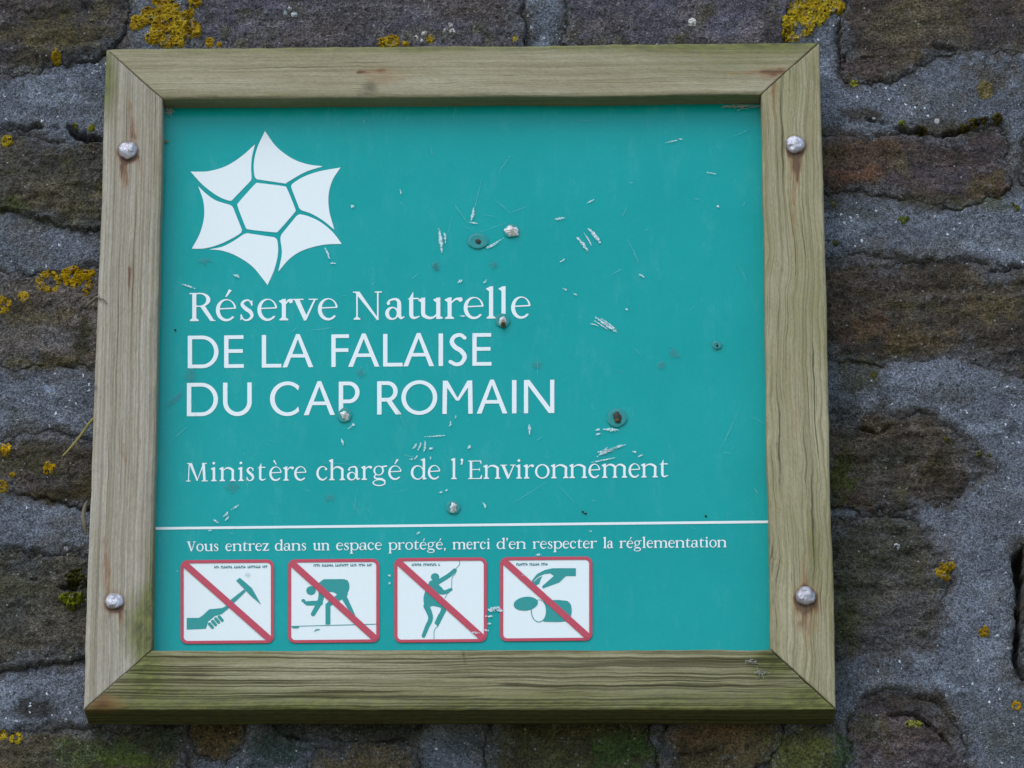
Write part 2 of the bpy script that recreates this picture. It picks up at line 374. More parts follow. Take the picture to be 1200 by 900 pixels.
# stains that belong to the surfaces: px, py, rx, ry, colour, strength
BLOTCH = [
 (1165,92,45,26,(72,66,56),.75), (1070,106,16,14,(84,82,76),.5), (1012,136,30,12,(58,52,42),.85), (1125,150,60,10,(62,56,44),.7),
 (40,830,34,14,(44,42,36),.8), (50,828,26,18,(46,45,42),.7), (1010,440,34,24,(60,60,40),.8), (990,470,20,50,(70,76,78),.6),
 (1030,650,70,40,(70,70,58),.7), (1000,690,40,40,(66,68,44),.6), (1070,720,40,40,(82,80,84),.5), (990,740,26,30,(56,58,28),.8),
 (985,560,24,40,(58,64,22),.95), (1100,640,30,30,(96,92,92),.45), (1000,205,50,12,(92,62,44),.7), (1000,175,60,20,(88,66,50),.5),
 (1090,210,60,18,(72,66,74),.6), (1090,400,60,18,(88,72,44),.5), (1170,360,40,18,(92,80,46),.5), (1010,385,40,20,(96,70,52),.5), (1040,330,40,20,(74,68,72),.5),
 (60,40,60,22,(86,76,46),.55), (30,68,40,12,(74,66,58),.6), (70,225,40,30,(86,80,58),.5), (15,240,20,14,(62,70,24),.8), (95,248,30,16,(92,86,58),.5),
 (40,372,60,14,(86,76,48),.6), (98,395,12,40,(50,48,28),.85), (60,425,70,8,(72,66,36),.8), (40,540,50,22,(66,62,40),.7), (80,580,50,10,(56,48,24),.9),
 (20,690,40,16,(66,66,44),.7), (80,665,20,20,(78,76,66),.6), (60,730,40,26,(90,86,78),.5), (1055,30,60,26,(88,80,58),.6), (1165,25,40,40,(64,58,60),.7), (1010,78,30,14,(78,64,64),.7),
 (120,880,60,20,(72,86,48),.75), (160,892,60,12,(78,92,34),.8), (195,868,30,24,(52,66,50),.8), (320,875,40,30,(48,64,58),.85), (450,852,60,14,(52,58,52),.8),
 (540,868,40,24,(62,74,80),.6), (720,880,50,30,(58,78,36),.85), (640,865,40,22,(70,68,36),.7), (930,880,40,30,(104,108,54),.6), (985,890,16,30,(62,82,48),.8), (830,860,50,14,(106,82,58),.5),
 (510,880,16,14,(96,100,112),.7), (430,20,90,30,(84,78,80),.4), (320,25,60,18,(104,102,106),.4), (500,40,60,12,(96,94,80),.5), (900,35,14,22,(52,50,50),.7), (215,45,30,14,(78,82,84),.6),
 (1060,820,60,14,(54,46,38),.85), (1010,850,20,20,(66,66,46),.6), (1110,850,16,30,(66,56,44),.7), (0,650,60,8,(80,78,60),.7), (60,262,60,8,(90,92,84),.6),
 (1000,250,40,14,(78,80,74),.6), (1090,235,60,10,(66,62,46),.7), (1160,240,30,10,(74,78,40),.5), (980,800,30,30,(66,72,74),.6), (1180,860,40,50,(74,76,66),.5), (1180,600,40,40,(84,84,86),.4),
]
def stone_h(k, x, z):
    """height toward the viewer (m) of stone k and its inside-distance"""
    s = STONES[k]; sd_ = 100 + k * 7
    d = sd_poly(x, z, SPOLY[k])
    d = d + fbm(x * 45, z * 45, sd_, 3) * .0045 + fbm(x * 170, z * 170, sd_ + 1, 3, .65) * .0034
    rel = s[4] * .001
    h = s[1] * .001 + fbm(x * 9, z * 22, sd_ + 2, 3) * rel * .8 + fbm(x * 50, z * 80, sd_ + 3, 4, .6) * rel * .42
    st = fbm(x * 14, z * 95, sd_ + 4, 3)                       # bedding ledges
    h += np.floor(st * 2.2 + fbm(x * 60, z * 60, sd_ + 5, 2) * .3) * rel * .14
    h += fbm(x * 260, z * 260, sd_ + 6, 2) * .00055
    h -= (1 - sstep(-.006, .012, d)) * .0045 * np.clip(.4 + 1.0 * fbm(x * 13, z * 13, sd_ + 15, 3), 0, 1.1)
    h -= np.clip(-d, 0, .03) * 3.2
    return h, d
def carve(x, z, h):
    for pts, r, dep in CRK:
        b = (pts[:, 0].min() - 3 * r, pts[:, 0].max() + 3 * r, pts[:, 1].min() - 3 * r, pts[:, 1].max() + 3 * r)
        m = (x > b[0]) & (x < b[1]) & (z > b[2]) & (z < b[3])
        if m.any():
            xs, zs = x[m], z[m]
            wd = r * np.clip(.62 + .75 * fbm(xs * 38, zs * 38, 55, 3), .05 if dep < .03 else .7, 1.3)
            for e_ in (pts[0], pts[-1]): wd = wd * sstep(0, r * 7, np.hypot(xs - e_[0], zs - e_[1]))
            d = d_line(xs, zs, pts) + fbm(xs * 110, zs * 110, 5, 3, .6) * r * (.9 if dep < .03 else .35)
            h[m] -= dep * (.8 if dep < .03 else 1.1) * np.clip(wd / r, 0, 1) * (1 - sstep(wd * .2, wd * 1.3 + 1e-5, d))
    return h
def mortar_h(x, z):
    D = np.full(x.shape, -.05)
    for k, b in enumerate(SBOX):
        m = (x > b[0] - .03) & (x < b[1] + .03) & (z > b[2] - .03) & (z < b[3] + .03)
        if m.any():
            xs, zs = x[m], z[m]
            d = sd_poly(xs, zs, SPOLY[k]) + fbm(xs * 45, zs * 45, 100 + k * 7, 3) * .0045 + fbm(xs * 170, zs * 170, 101 + k * 7, 3, .65) * .0034
            D[m] = np.maximum(D[m], d)
    h = fbm(x * 7, z * 16, 3, 3) * .0045 + fbm(x * 40, z * 55, 4, 3) * .0014 + fbm(x * 190, z * 190, 6, 3, .65) * .0009
    feather = fbm(x * 26, z * 30, 8, 4, .6) * .006                # how far the pointing laps over the stones
    h -= sstep(-.008, .016, D + feather) * .016
    return h, D

def blotches(px, py, c, seed):
    for i, (bx, by, rx, ry, colr, st) in enumerate(BLOTCH):
        m = (abs(px - bx) < rx * 1.7) & (abs(py - by) < ry * 1.7)
        if not m.any(): continue
        x, y = px[m], py[m]
        q = np.hypot((x - bx) / rx, (y - by) / ry) + fbm(x * .07, y * .09, seed + i, 4, .6) * .55
        w = (1 - sstep(.35, 1.15, q)) * st
        c[m] = c[m] * (1 - w[:, None]) + srgb(*colr)[None] * w[:, None]
    return c

wall = link('stone_wall', None, None, None, 'rough stone wall with grey mortar joints and yellow lichen behind the sign', 'wall')
# --- mortar bed: one height field, fine where the photograph looks, with real thickness
def axis(a, b, lo, hi, fine, coarse):
    return np.concatenate([np.arange(lo, a, coarse), np.arange(a, b, fine), np.arange(b, hi + coarse, coarse)])
XLO, XHI, ZLO, ZHI = -.86, .86, 0.0, 1.46
ZG = float(CAM[2]) - 1.6                            # the ground sheet added out of view to bounce light
q = P([-25, 1225, 600, 600], [450, 450, -20, 925], 0.0)
xs = axis(q[0, 0], q[1, 0], XLO, XHI, .0016, .006); zs = np.concatenate([np.arange(ZG, ZLO - .001, .02), axis(q[3, 2], q[2, 2], ZLO, ZHI, .0016, .006)])
X, Z = np.meshgrid(xs, zs); nr, nc = X.shape
hid = P2([(175, 130), (905, 130), (925, 770), (160, 770)])
x, z = X.ravel(), Z.ravel()
hidden = sd_poly(x, z, hid) > .012                            # behind the sign board: left as a plain bed
h = np.full(x.shape, -.012); Dm = np.full(x.shape, -.05)
vis = ~hidden
h[vis], Dm[vis] = mortar_h(x[vis], z[vis]); h = carve(x, z, h)
v = np.stack([x, -h, z], 1)
px, py = proj(v)
cm = srgb(98, 104, 114)[None] * np.ones((len(x), 1))
n1 = fbm(x * 12, z * 20, 21, 4); n2 = fbm(x * 70, z * 70, 22, 4, .6)
cm = cm * (1 + .22 * n1[:, None] + .22 * n2[:, None])
warm = sstep(.1, .9, fbm(x * 22, z * 30, 24, 4, .6) + .1)
cm = cm * (1 - warm[:, None] * .55) + srgb(88, 86, 82)[None] * warm[:, None] * .55
pale = sstep(.25, .95, fbm(x * 25, z * 40, 26, 4, .6))
cm = cm * (1 - pale[:, None] * .4) + srgb(140, 150, 164)[None] * pale[:, None] * .4
dirt = sstep(-.014, .004, Dm + fbm(x * 22, z * 22, 27, 3) * .007 + fbm(x * 85, z * 85, 23, 4, .65) * .009)
cm = cm * (1 - dirt[:, None] * .8) + (srgb(66, 61, 52)[None] * (1 + .3 * n2[:, None])) * dirt[:, None] * .8
cm = blotches(px, py, np.clip(cm, .003, 1), 40)
F = grid_faces(nr, nc)
keep = ~(hidden[F].all(1)); F = F[keep]
# skirt back to the core of the wall
ring = np.concatenate([np.arange(nc), np.arange(1, nr) * nc + nc - 1, (nr - 1) * nc + np.arange(nc - 2, -1, -1), np.arange(nr - 2, 0, -1) * nc])
bv = v[ring].copy(); bv[:, 1] = .25
b0 = len(v); L = len(ring)
sk = np.stack([ring, b0 + np.arange(L), b0 + (np.arange(L) + 1) % L, np.roll(ring, -1)], 1)
V = np.vstack([v, bv, [[XLO, .25, ZG], [xs[-1], .25, ZG], [xs[-1], .25, zs[-1]], [XLO, .25, zs[-1]]]])
nb = b0 + L
F = np.vstack([F, sk, [[nb, nb + 3, nb + 2, nb + 1]]])
C = np.vstack([cm, cm[ring], np.ones((4, 3)) * .1])
grit = np.concatenate([np.clip(1 - dirt * .75, 0, 1), np.zeros(L + 4)])
V, F, C, grit = compact(V, F, C, grit)
me = mesh_np('mortar', V, F); add_col(me, 'tint', C); add_float(me, 'grit', grit)
link('mortar', me, M_MORTAR, wall)

# --- stones
for k, s in enumerate(STONES):
    b = SBOX[k]; m_ = .012; step = .0016 if k < N_VIEW else .005
    xs = np.arange(max(b[0] - m_, XLO + .004), min(b[1] + m_, XHI - .004), step); zs = np.arange(max(b[2] - m_, ZLO + .004), min(b[3] + m_, ZHI - .004), step)
    if len(xs) < 4 or len(zs) < 4: continue
    X, Z = np.meshgrid(xs, zs); x, z = X.ravel(), Z.ravel()
    h, d = stone_h(k, x, z); h = carve(x, z, h)
    v = np.stack([x, -h, z], 1)
    mask = (d > -.010) & ~(sd_poly(x, z, hid) > .03)
    if mask.sum() < 20: continue
    px, py = proj(v)
    sd_ = 100 + k * 7
    a = sstep(-.6, .6, fbm(x * 16, z * 30, sd_ + 8, 4, .6))
    c = srgb(*s[2])[None] * (1 - a[:, None]) + srgb(*s[3])[None] * a[:, None]
    c = c * (1 + .28 * fbm(x * 60, z * 90, sd_ + 9, 4, .6)[:, None])
    hue = fbm(x * 26, z * 40, sd_ + 12, 3)
    c = c * np.stack([1 + .10 * hue, 1 + .02 * hue, 1 - .12 * hue], 1)
    ol = sstep(.35, .9, fbm(x * 30, z * 30, sd_ + 10, 4, .6)) * .5      # thin olive algae
    c = c * (1 - ol[:, None]) + srgb(80, 76, 40)[None] * ol[:, None]
    wl_ = sstep(.55, .95, fbm(x * 90, z * 90, sd_ + 11, 3, .6)) * .35   # pale crust
    c = c * (1 - wl_[:, None]) + srgb(120, 120, 120)[None] * wl_[:, None]
    gr = (1 - sstep(.0, .014, d + fbm(x * 24, z * 24, sd_ + 14, 3) * .010 + fbm(x * 110, z * 110, sd_ + 13, 4, .65) * .008)) * .72   # smeared mortar at the rim
    c = c * (1 - gr[:, None]) + srgb(86, 89, 94)[None] * gr[:, None]
    c = blotches(px, py, np.clip(c, .003, 1), 40)
    F = grid_faces(*X.shape, mask=mask)
    V, F, C = compact(v, F, c)
    # close the stone: rim carried back into the wall
    e = np.sort(np.vstack([F[:, [0, 1]], F[:, [1, 2]], F[:, [2, 3]], F[:, [3, 0]]]), 1)
    key = e[:, 0].astype(np.int64) * len(V) + e[:, 1]
    u, cnt = np.unique(key, return_counts=True); ed = u[cnt == 1]
    ea, eb = ed // len(V), ed % len(V)
    rim = np.unique(np.concatenate([ea, eb])); mp = np.full(len(V), -1); mp[rim] = len(V) + np.arange(len(rim))
    bk = V[rim].copy(); bk[:, 1] = .10
    F = np.vstack([F, np.stack([ea, eb, mp[eb], mp[ea]], 1)])
    me = mesh_np('stone', np.vstack([V, bk]), F); add_col(me, 'tint', np.vstack([C, C[rim]]))
    link('stone', me, M_STONE, wall)

def wall_h(x, z):
    H, _ = mortar_h(x, z)
    for k, b in enumerate(SBOX[:N_VIEW]):
        m = (x > b[0] - .01) & (x < b[1] + .01) & (z > b[2] - .01) & (z < b[3] + .01)
        if m.any():
            hs, _d = stone_h(k, x[m], z[m]); H[m] = np.maximum(H[m], hs)
    return carve(x, z, H)

# --- lichen and moss: crusts with their own thickness. blobs = (px, py, r, hole radius)
def crust(name, blobs, mat, c1, c2, thick, seed, edge=.45, gran=230, label=None, skirt=.0):
    bl = np.array([b[:3] for b in blobs], float); holes = [b[3] if len(b) > 3 else 0 for b in blobs]
    x0, y0 = (bl[:, :2] - bl[:, 2:] * 1.6).min(0); x1, y1 = (bl[:, :2] + bl[:, 2:] * 1.6).max(0)
    st = .6
    PX, PY = np.meshgrid(np.arange(x0, x1, st), np.arange(y0, y1, st)); sh = PX.shape
    px, py = PX.ravel(), PY.ravel()
    d = np.full(px.shape, -99.)
    nz = fbm(px * .16, py * .16, seed, 4, .6)
    for (bx, by, r), hr in zip(bl, holes):
        q = np.hypot(px - bx, py - by)
        e = r - q
        if hr: e = np.minimum(e, (q - hr) + 1.2 * nz)
        d = np.maximum(d, e)
    d = d + nz * edge * bl[:, 2].mean() * .5 + .12 * bl[:, 2].mean()
    q = P(px, py, 0.0)
    x, z = q[:, 0], q[:, 2]
    g = vnoise(x * gran * 2.2, z * gran * 2.2, seed + 3); g2 = vnoise(x * gran * 5, z * gran * 5, seed + 4)
    hh = wall_h(x, z) + thick * sstep(0, 4, d) * (.35 + .65 * g + .4 * g2) - .0012 * (1 - sstep(-1, 1.5, d))
    a = np.clip(.5 + .5 * fbm(x * 120, z * 120, seed + 5, 3), 0, 1)
    c = srgb(*c1)[None] * (1 - a[:, None]) + srgb(*c2)[None] * a[:, None]
    c = c * (.42 + .75 * g + .45 * g2)[:, None]
    grey = sstep(.5, .9, fbm(x * 200, z * 200, seed + 7, 2)) * .6
    c = c * (1 - grey[:, None]) + srgb(130, 130, 118)[None] * grey[:, None]
    holes_m = .6 * vnoise(px * .30, py * .30, seed + 9) + .4 * vnoise(px * .8, py * .8, seed + 19) + .16 * sstep(0, 6, d)
    mask = (d > -.6) & (holes_m > .34)
    F = grid_faces(*sh, mask=mask)
    if len(F) < 3: return
    V, F, C = compact(np.stack([x, -hh, z], 1), F, np.clip(c, .002, 1))
    me = mesh_np(name, V, F); add_col(me, 'tint', C)
    link(name, me, mat, wall, label)
Y1, Y2 = (172, 148, 38), (136, 106, 22)
crust('lichen_patch', [(190,2,14),(176,18,12),(160,27,9),(195,14,17),(205,26,16),(218,32,13),(228,36,9),(188,30,13),(180,44,8),(195,48,9),(208,47,9),(212,36,6),(184,38,7)], M_LICHEN, Y1, Y2, .0032, 3)
crust('lichen_patch', [(229,3,8),(222,14,7),(233,-6,8)], M_LICHEN, Y1, Y2, .003, 5)
crust('lichen_patch', [(246,50,6),(257,52,4)], M_LICHEN, Y1, Y2, .002, 6)
crust('lichen_patch', [(948,2,18),(965,6,16),(975,-4,14),(935,12,12),(950,20,13),(925,26,9),(958,18,12),(924,40,7),(945,38,7),(982,8,8),(932,44,5)], M_LICHEN, (176,156,40), (142,118,24), .003, 7)
crust('lichen_patch', [(57,330,14,8)], M_LICHEN, Y1, Y2, .0016, 8, .25)
crust('lichen_patch', [(86,324,14,3),(98,322,9),(104,335,6),(100,342,5),(107,320,5)], M_LICHEN, (168,140,14), (140,108,10), .002, 9)
crust('lichen_patch', [(28,348,7)], M_LICHEN, Y1, Y2, .0012, 10, .3)
crust('lichen_patch', [(3,357,10,3)], M_LICHEN, Y1, Y2, .0014, 11, .3)
crust('lichen_patch', [(58,550,8)], M_LICHEN, (186,152,20), Y2, .002, 12, .4)
crust('lichen_patch', [(6,527,8)], M_LICHEN, (186,152,20), Y2, .002, 13, .4)
crust('lichen_patch', [(3,571,8),(14,557,4)], M_LICHEN, (150,132,30), Y2, .0014, 14)
crust('lichen_patch', [(19,865,8,2),(3,862,6)], M_LICHEN, Y1, (130,120,20), .0016, 15, .3)
crust('lichen_patch', [(1104,669,9),(1114,665,6),(1108,676,5)], M_LICHEN, Y1, Y2, .0022, 16)
crust('lichen_patch', [(1153,741,7)], M_LICHEN, (160,134,36), Y2, .0016, 17, .6)
crust('lichen_patch', [(1191,828,6,2)], M_LICHEN, (186,146,10), Y2, .0016, 18, .3)
crust('lichen_patch', [(66,68,7),(64,60,3)], M_LICHEN, (160,140,30), Y2, .002, 19)
crust('lichen_patch', [(8,165,8)], M_LICHEN, (150,138,34), Y2, .0018, 20)
crust('lichen_patch', [(460,50,10),(448,51,6),(475,52,5)], M_LICHEN, (160,140,30), Y2, .0022, 22)
crust('lichen_patch', [(505,46,6),(604,46,4)], M_LICHEN, (150,140,40), Y2, .002, 23)
crust('lichen_patch', [(1154,106,10)], M_LICHEN, (116,108,72), (100,92,60), .001, 24, .3, label='dull khaki lichen disc')
crust('lichen_patch', [(1001,97,5)], M_LICHEN, (130,132,50), (110,110,40), .001, 25, .3)
G1, G2 = (104,114,30), (62,70,18)
crust('moss_tuft', [(84,706,10),(92,702,7),(76,703,6)], M_MOSS, (128,138,30), (84,92,18), .006, 31, .6, 300)
crust('moss_tuft', [(88,680,12),(95,684,8)], M_MOSS, (74,76,32), (44,46,18), .006, 32, .6, 300)
crust('moss_tuft', [(1076,847,6),(1066,848,5)], M_MOSS, (150,150,70), G1, .003, 33, .6, 300)
crust('moss_tuft', [(1080,153,7),(1130,150,6),(1142,144,6),(1152,142,5),(1170,138,6)], M_MOSS, (92,86,40), (60,56,26), .004, 34, .7, 300)
crust('moss_tuft', [(1058,146,5)], M_MOSS, G1, G2, .003, 35, .6, 300)
crust('moss_tuft', [(1058,260,5),(1063,257,3),(978,238,4),(980,285,5)], M_MOSS, (92,104,48), (66,72,36), .0016, 36, 1.2, 300)
crust('moss_tuft', [(1172,230,4),(1192,244,5),(1186,240,3)], M_MOSS, (100,104,46), (66,70,34), .0016, 37, 1.2, 300)
crust('moss_tuft', [(1148,532,4),(1110,516,5),(1118,520,3),(1024,442,5),(1030,446,3),(1160,533,3)], M_MOSS, (92,90,42), (64,62,32), .0016, 38, 1.2, 300)
crust('moss_tuft', [(107,150,5),(88,146,3)], M_MOSS, (140,140,36), G2, .002, 39, .6, 300)
# pale bird-lime flecks and shell chips bedded in the wall face
crust('shell_chip', [(811,27,5)], M_LICHEN, (226,224,218), (170,170,165), .003, 51, .3)
crust('shell_chip', [(488,46,4),(497,40,4),(494,48,3)], M_LICHEN, (222,222,218), (160,160,160), .002, 52, .8)
crust('shell_chip', [(528,30,4),(521,38,3),(531,38,4)], M_LICHEN, (215,215,210), (140,140,138), .002, 53, .8)
crust('shell_chip', [(340,12,3),(334,17,3),(345,19,4)], M_LICHEN, (190,202,206), (150,160,165), .0015, 54, .8)
crust('shell_chip', [(1051,640,4)], M_LICHEN, (222,226,230), (190,195,200), .002, 55, .3)
crust('shell_chip', [(1098,142,3.4)], M_LICHEN, (222,226,230), (190,195,200), .002, 56, .3)
crust('shell_chip', [(77,642,3)], M_LICHEN, (215,220,226), (190,195,200), .002, 57, .3)
crust('shell_chip', [(60,461,8),(54,456,4)], M_LICHEN, (136,150,170), (120,132,150), .0006, 58, .5)
# ------------------------------------------------------------------ the sign: frame
YF, YB = -.056, -.003                       # front and back of the timber frame
YP = YF + .026                              # face of the teal board
YD = YP - .0004                             # print on the board
sign = bpy.data.objects.new('information_sign', None); col.objects.link(sign)
sp0 = P([540], [830], YB)[0]
sign.location = (float(sp0[0]), float(YB), float(sp0[2]))
sign['label'] = 'square teal nature reserve notice board in a weathered wooden frame'; sign['category'] = 'sign'
SOFF = np.array(sign.location)
def L3(v): return np.asarray(v) - SOFF[None]           # world -> sign space

OUT = dict(TL=(124.5, 57), TR=(960.5, 49.5), BR=(980, 831), BL=(97.5, 832))
INN = dict(TL=(190.3, 115.5), TR=(892, 110.5), BR=(903.3, 760.5), BL=(177.5, 762))
WOODS = {
 'top': mat_wood('wood_top', srgb(158, 150, 122), srgb(134, 126, 98), srgb(174, 168, 146), .10, .006, 1.3, .6, .8, .12),
 'left': mat_wood('wood_left', srgb(168, 161, 144), srgb(140, 131, 112), srgb(184, 180, 168), .22, .002, 4.7, 1.0, .9, .3),
 'right': mat_wood('wood_right', srgb(162, 155, 124), srgb(134, 126, 94), srgb(178, 172, 146), .55, .012, 8.9, .8, .75, .35),
 'bottom': mat_wood('wood_bottom', srgb(156, 150, 118), srgb(118, 112, 80), srgb(174, 170, 142), .9, .004, 13.1, 1.0, .62, .85),
}
BOLTS = [(150, 177, .6), (932, 170, .5), (134, 704, .85), (944, 699, 1.0)]
def blob(px, py, cx, cy, rx, ry): return np.clip(1 - np.hypot((px - cx) / rx, (py - cy) / ry), 0, 1)
def streak(px, py, x0, y0, x1, y1, w):
    t = np.clip(((px - x0) * (x1 - x0) + (py - y0) * (y1 - y0)) / ((x1 - x0) ** 2 + (y1 - y0) ** 2), 0, 1)
    d = np.hypot(px - x0 - t * (x1 - x0), py - y0 - t * (y1 - y0))
    ux, uy = (x1 - x0), (y1 - y0); ul = math.hypot(ux, uy); a_ = ((px - x0) * -uy + (py - y0) * ux) / ul
    d = d + 1.1 * (vnoise(a_ * .0 + t * ul * .11, a_ * .3, int(x0)) - .5) * w
    return np.clip(1.1 - d / (w * (1.35 - t)), 0, 1) * (1 - .6 * t) * (.35 + .95 * vnoise(t * ul * .05, a_ * .75, int(y0)))
def rail(side, label):
    a, b = {'top': ('TL', 'TR'), 'bottom': ('BL', 'BR'), 'left': ('BL', 'TL'), 'right': ('BR', 'TR')}[side]
    oa, ob = P([OUT[a][0], OUT[b][0]], [OUT[a][1], OUT[b][1]], YF)
    ia, ib = P([INN[a][0], INN[b][0]], [INN[a][1], INN[b][1]], YF)
    R = .0032                                           # eased arrises
    w = np.linalg.norm((oa + ob) / 2 - (ia + ib) / 2)
    prof = [(0.0, YB)]                                  # (fraction across, y)
    prof += [(0.0, y) for y in np.linspace(YB, YF + R, 14)[1:]]
    prof += [(R / w * (1 - math.cos(t)), YF + R - R * math.sin(t)) for t in np.linspace(0, math.pi / 2, 6)[1:]]
    prof += [(c, YF) for c in np.linspace(R / w, 1 - R / w, 40)[1:-1]]
    prof += [(1 - R / w + R / w * math.sin(t), YF + R - R * math.cos(t)) for t in np.linspace(0, math.pi / 2, 6)]
    prof += [(1.0, y) for y in np.linspace(YF + R, YB, 14)[1:]]
    prof = np.array(prof); npf = len(prof); ns = 360
    s = np.linspace(0, 1, ns)
    gap = .0006                                          # hairline at the mitre
    c = prof[:, 0]
    A = oa[None] + (ia - oa)[None] * c[:, None]; B = ob[None] + (ib - ob)[None] * c[:, None]
    ax = (B - A); ax = ax / np.linalg.norm(ax, axis=1)[:, None]
    A = A + ax * gap; B = B - ax * gap
    V = A[None] + (B - A)[None] * s[:, None, None]       # ns, npf, 3
    V[:, :, 1] = prof[None, :, 1]
    along = np.linalg.norm(V - V[0:1], axis=2)
    Lr = along.max()
    sd_ = {'top': 201, 'bottom': 211, 'left': 221, 'right': 231}[side]
    # arc length across
    dc = np.linalg.norm(np.diff(np.stack([c * w, prof[:, 1]], 1), axis=0), axis=1); acr = np.concatenate([[0], np.cumsum(dc)])
    AC = np.repeat(acr[None], ns, 0)
    # worn arrises and slightly bowed timber
    acd = (ia - oa) / np.linalg.norm(ia - oa)
    wob = fbm(along * 9, AC * 0 + 3, sd_, 3) * .0009 + fbm(along * 60, AC * 12, sd_ + 1, 3) * .00035
    V += acd[None, None] * wob[..., None]
    arr = np.exp(-((AC - acr[15]) / .004) ** 2) + np.exp(-((AC - acr[-15]) / .004) ** 2)
    V[:, :, 1] += (fbm(along * 70, AC * 60, sd_ + 2, 3) * .0006 + np.clip(fbm(along * 40, AC * 40, sd_ + 4, 2), 0, 1) * .0012) * arr
    groove = {'bottom': .0011, 'right': .0005, 'left': .0003, 'top': .0003}[side]
    fr = (np.arange(npf) > 16) & (np.arange(npf) < npf - 16)
    V[:, fr, 1] += (np.clip(fbm(along * 5, AC * 260, sd_ + 3, 2), -.2, 1) * groove)[:, fr]
    Vf = V.reshape(-1, 3)
    px, py = proj(Vf)
    front = np.repeat((np.arange(npf) > 13)[None] & (np.arange(npf) < npf - 13)[None], ns, 0).ravel()
    outer = np.repeat((np.arange(npf) <= 14)[None], ns, 0).ravel(); inner = np.repeat((np.arange(npf) >= npf - 14)[None], ns, 0).ravel()
    algae = np.zeros(len(Vf)); rust = np.zeros(len(Vf)); stain = np.zeros(len(Vf))
    if side == 'top':
        algae += 1.05 * np.clip(1 - (py - 50) / 17, 0, 1) + .25 * blob(px, py, 750, 75, 320, 40) + .35 * blob(px, py, 860, 75, 120, 30)
        algae = np.maximum(algae, .55 * inner); algae = np.maximum(algae, .8 * outer)
        algae += .9 * np.clip(1 - abs(py - 110) / 5, 0, 1) * (px < 460) * .5
        rust += streak(px, py, 421, 85, 468, 81, 3.0) * .9 + streak(px, py, 915, 84, 840, 86, 5) * .7 + .35 * blob(px, py, 905, 86, 30, 14) + .4 * blob(px, py, 450, 90, 40, 14)
        stain += .8 * blob(px, py, 433, 102, 14, 10) + .5 * streak(px, py, 420, 110, 460, 108, 4) + .5 * streak(px, py, 225, 92, 200, 90, 1.5)
    if side == 'left':
        algae += 1.1 * blob(px, py, 122, 85, 20, 75) + .35 * blob(px, py, 150, 110, 60, 90) + .75 * np.clip((px - (166 - (py - 600) * .04)) / 16, 0, 1) * sstep(540, 700, py) + 1.3 * blob(px, py, 168, 738, 34, 60)
        algae += .5 * np.clip((px - 172) / 14, 0, 1) * sstep(200, 120, -py + 320) * .8 + .6 * outer * (py < 300)
        rust += streak(px, py, 155, 160, 150, 105, 5.5) * .75 + streak(px, py, 145, 188, 147, 232, 6) * 1.0 + streak(px, py, 163, 185, 166, 215, 2.5) * .5
        rust += streak(px, py, 152, 315, 152, 370, 2.4) * .95 + streak(px, py, 145, 520, 147, 548, 2.0) * .9 + streak(px, py, 126, 690, 122, 620, 5.5) * .8 + streak(px, py, 141, 715, 142, 740, 3.5) * .8
        stain += streak(px, py, 128, 718, 130, 745, 1.6) * .8 + streak(px, py, 147, 715, 147, 770, 1.4) * .9 + .9 * blob(px, py, 112, 455, 4, 5)
        stain += .6 * streak(px, py, 172, 545, 182, 540, 1.5)
    if side == 'right':
        algae += .15 + .4 * blob(px, py, 950, 370, 30, 120) + .3 * blob(px, py, 930, 90, 40, 60) + .25 * blob(px, py, 955, 640, 25, 110)
        rust += streak(px, py, 931, 180, 934, 200, 9) * .9 + streak(px, py, 932, 190, 929, 300, 5.5) * .8 + streak(px, py, 933, 190, 938, 235, 3) * .8
        rust += streak(px, py, 906, 92, 908, 165, 4.5) * .55 + streak(px, py, 931, 483, 932, 522, 2.4) * .8
        rust += streak(px, py, 944, 690, 940, 650, 5) * .75 + streak(px, py, 948, 655, 949, 610, 3.5) * .4 + streak(px, py, 945, 705, 945, 765, 15) * .85 + blob(px, py, 944, 703, 17, 20) * 1.1
        stain += streak(px, py, 912, 520, 915, 600, 1.4) * .8 + streak(px, py, 905, 640, 906, 752, 1.8) * .7 + streak(px, py, 903, 110, 958, 52, 1.2) * .3
    if side == 'bottom':
        algae += .38 + .45 * sstep(795, 832, py) + .8 * blob(px, py, 170, 785, 40, 40) + .8 * blob(px, py, 905, 775, 36, 24) + .5 * blob(px, py, 960, 815, 40, 40)
        algae -= .35 * blob(px, py, 420, 790, 260, 40) + .35 * blob(px, py, 640, 780, 200, 24)
        algae = np.maximum(algae, 1.1 * outer)
        rust += .75 * blob(px, py, 122, 826, 36, 14) + .3 * blob(px, py, 115, 815, 24, 20)
        stain += .8 * blob(px, py, 905, 768, 24, 10) + .4 * blob(px, py, 230, 790, 30, 14) + .9 * streak(px, py, 542, 764, 551, 795, 2.2) + .35 * outer
        stain += .4 * blob(px, py, 905, 795, 16, 8)
    for bx_, by_, _r in BOLTS: rust += (.45 + .55 * _r * sstep(-10, 12, py - by_ + 4 * fbm(px * .2, py * .2, 71, 2))) * np.clip(1.2 - np.abs(np.hypot(px - bx_ + 1.5 * fbm(px * .15, py * .15, 72, 2), py - by_ - 2) - 10) / 4.5, 0, 1) * front; stain += .35 * np.clip(1 - np.abs(np.hypot(px - bx_, py - by_) - 12.5) / 2, 0, 1) * front
    if side in ('left', 'right'): stain += .35 * np.clip(1 - abs(sd_poly(px, py, [OUT['TL'], INN['TL'], INN['TR'], OUT['TR']])) / 2.0, 0, 1)
    F = grid_faces(ns, npf)
    V2 = Vf
    # end caps along the mitre
    i = np.arange(ns * npf).reshape(ns, npf)
    caps = [list(i[0, ::-1]), list(i[-1, :])]
    faces = [list(f) for f in F] + caps
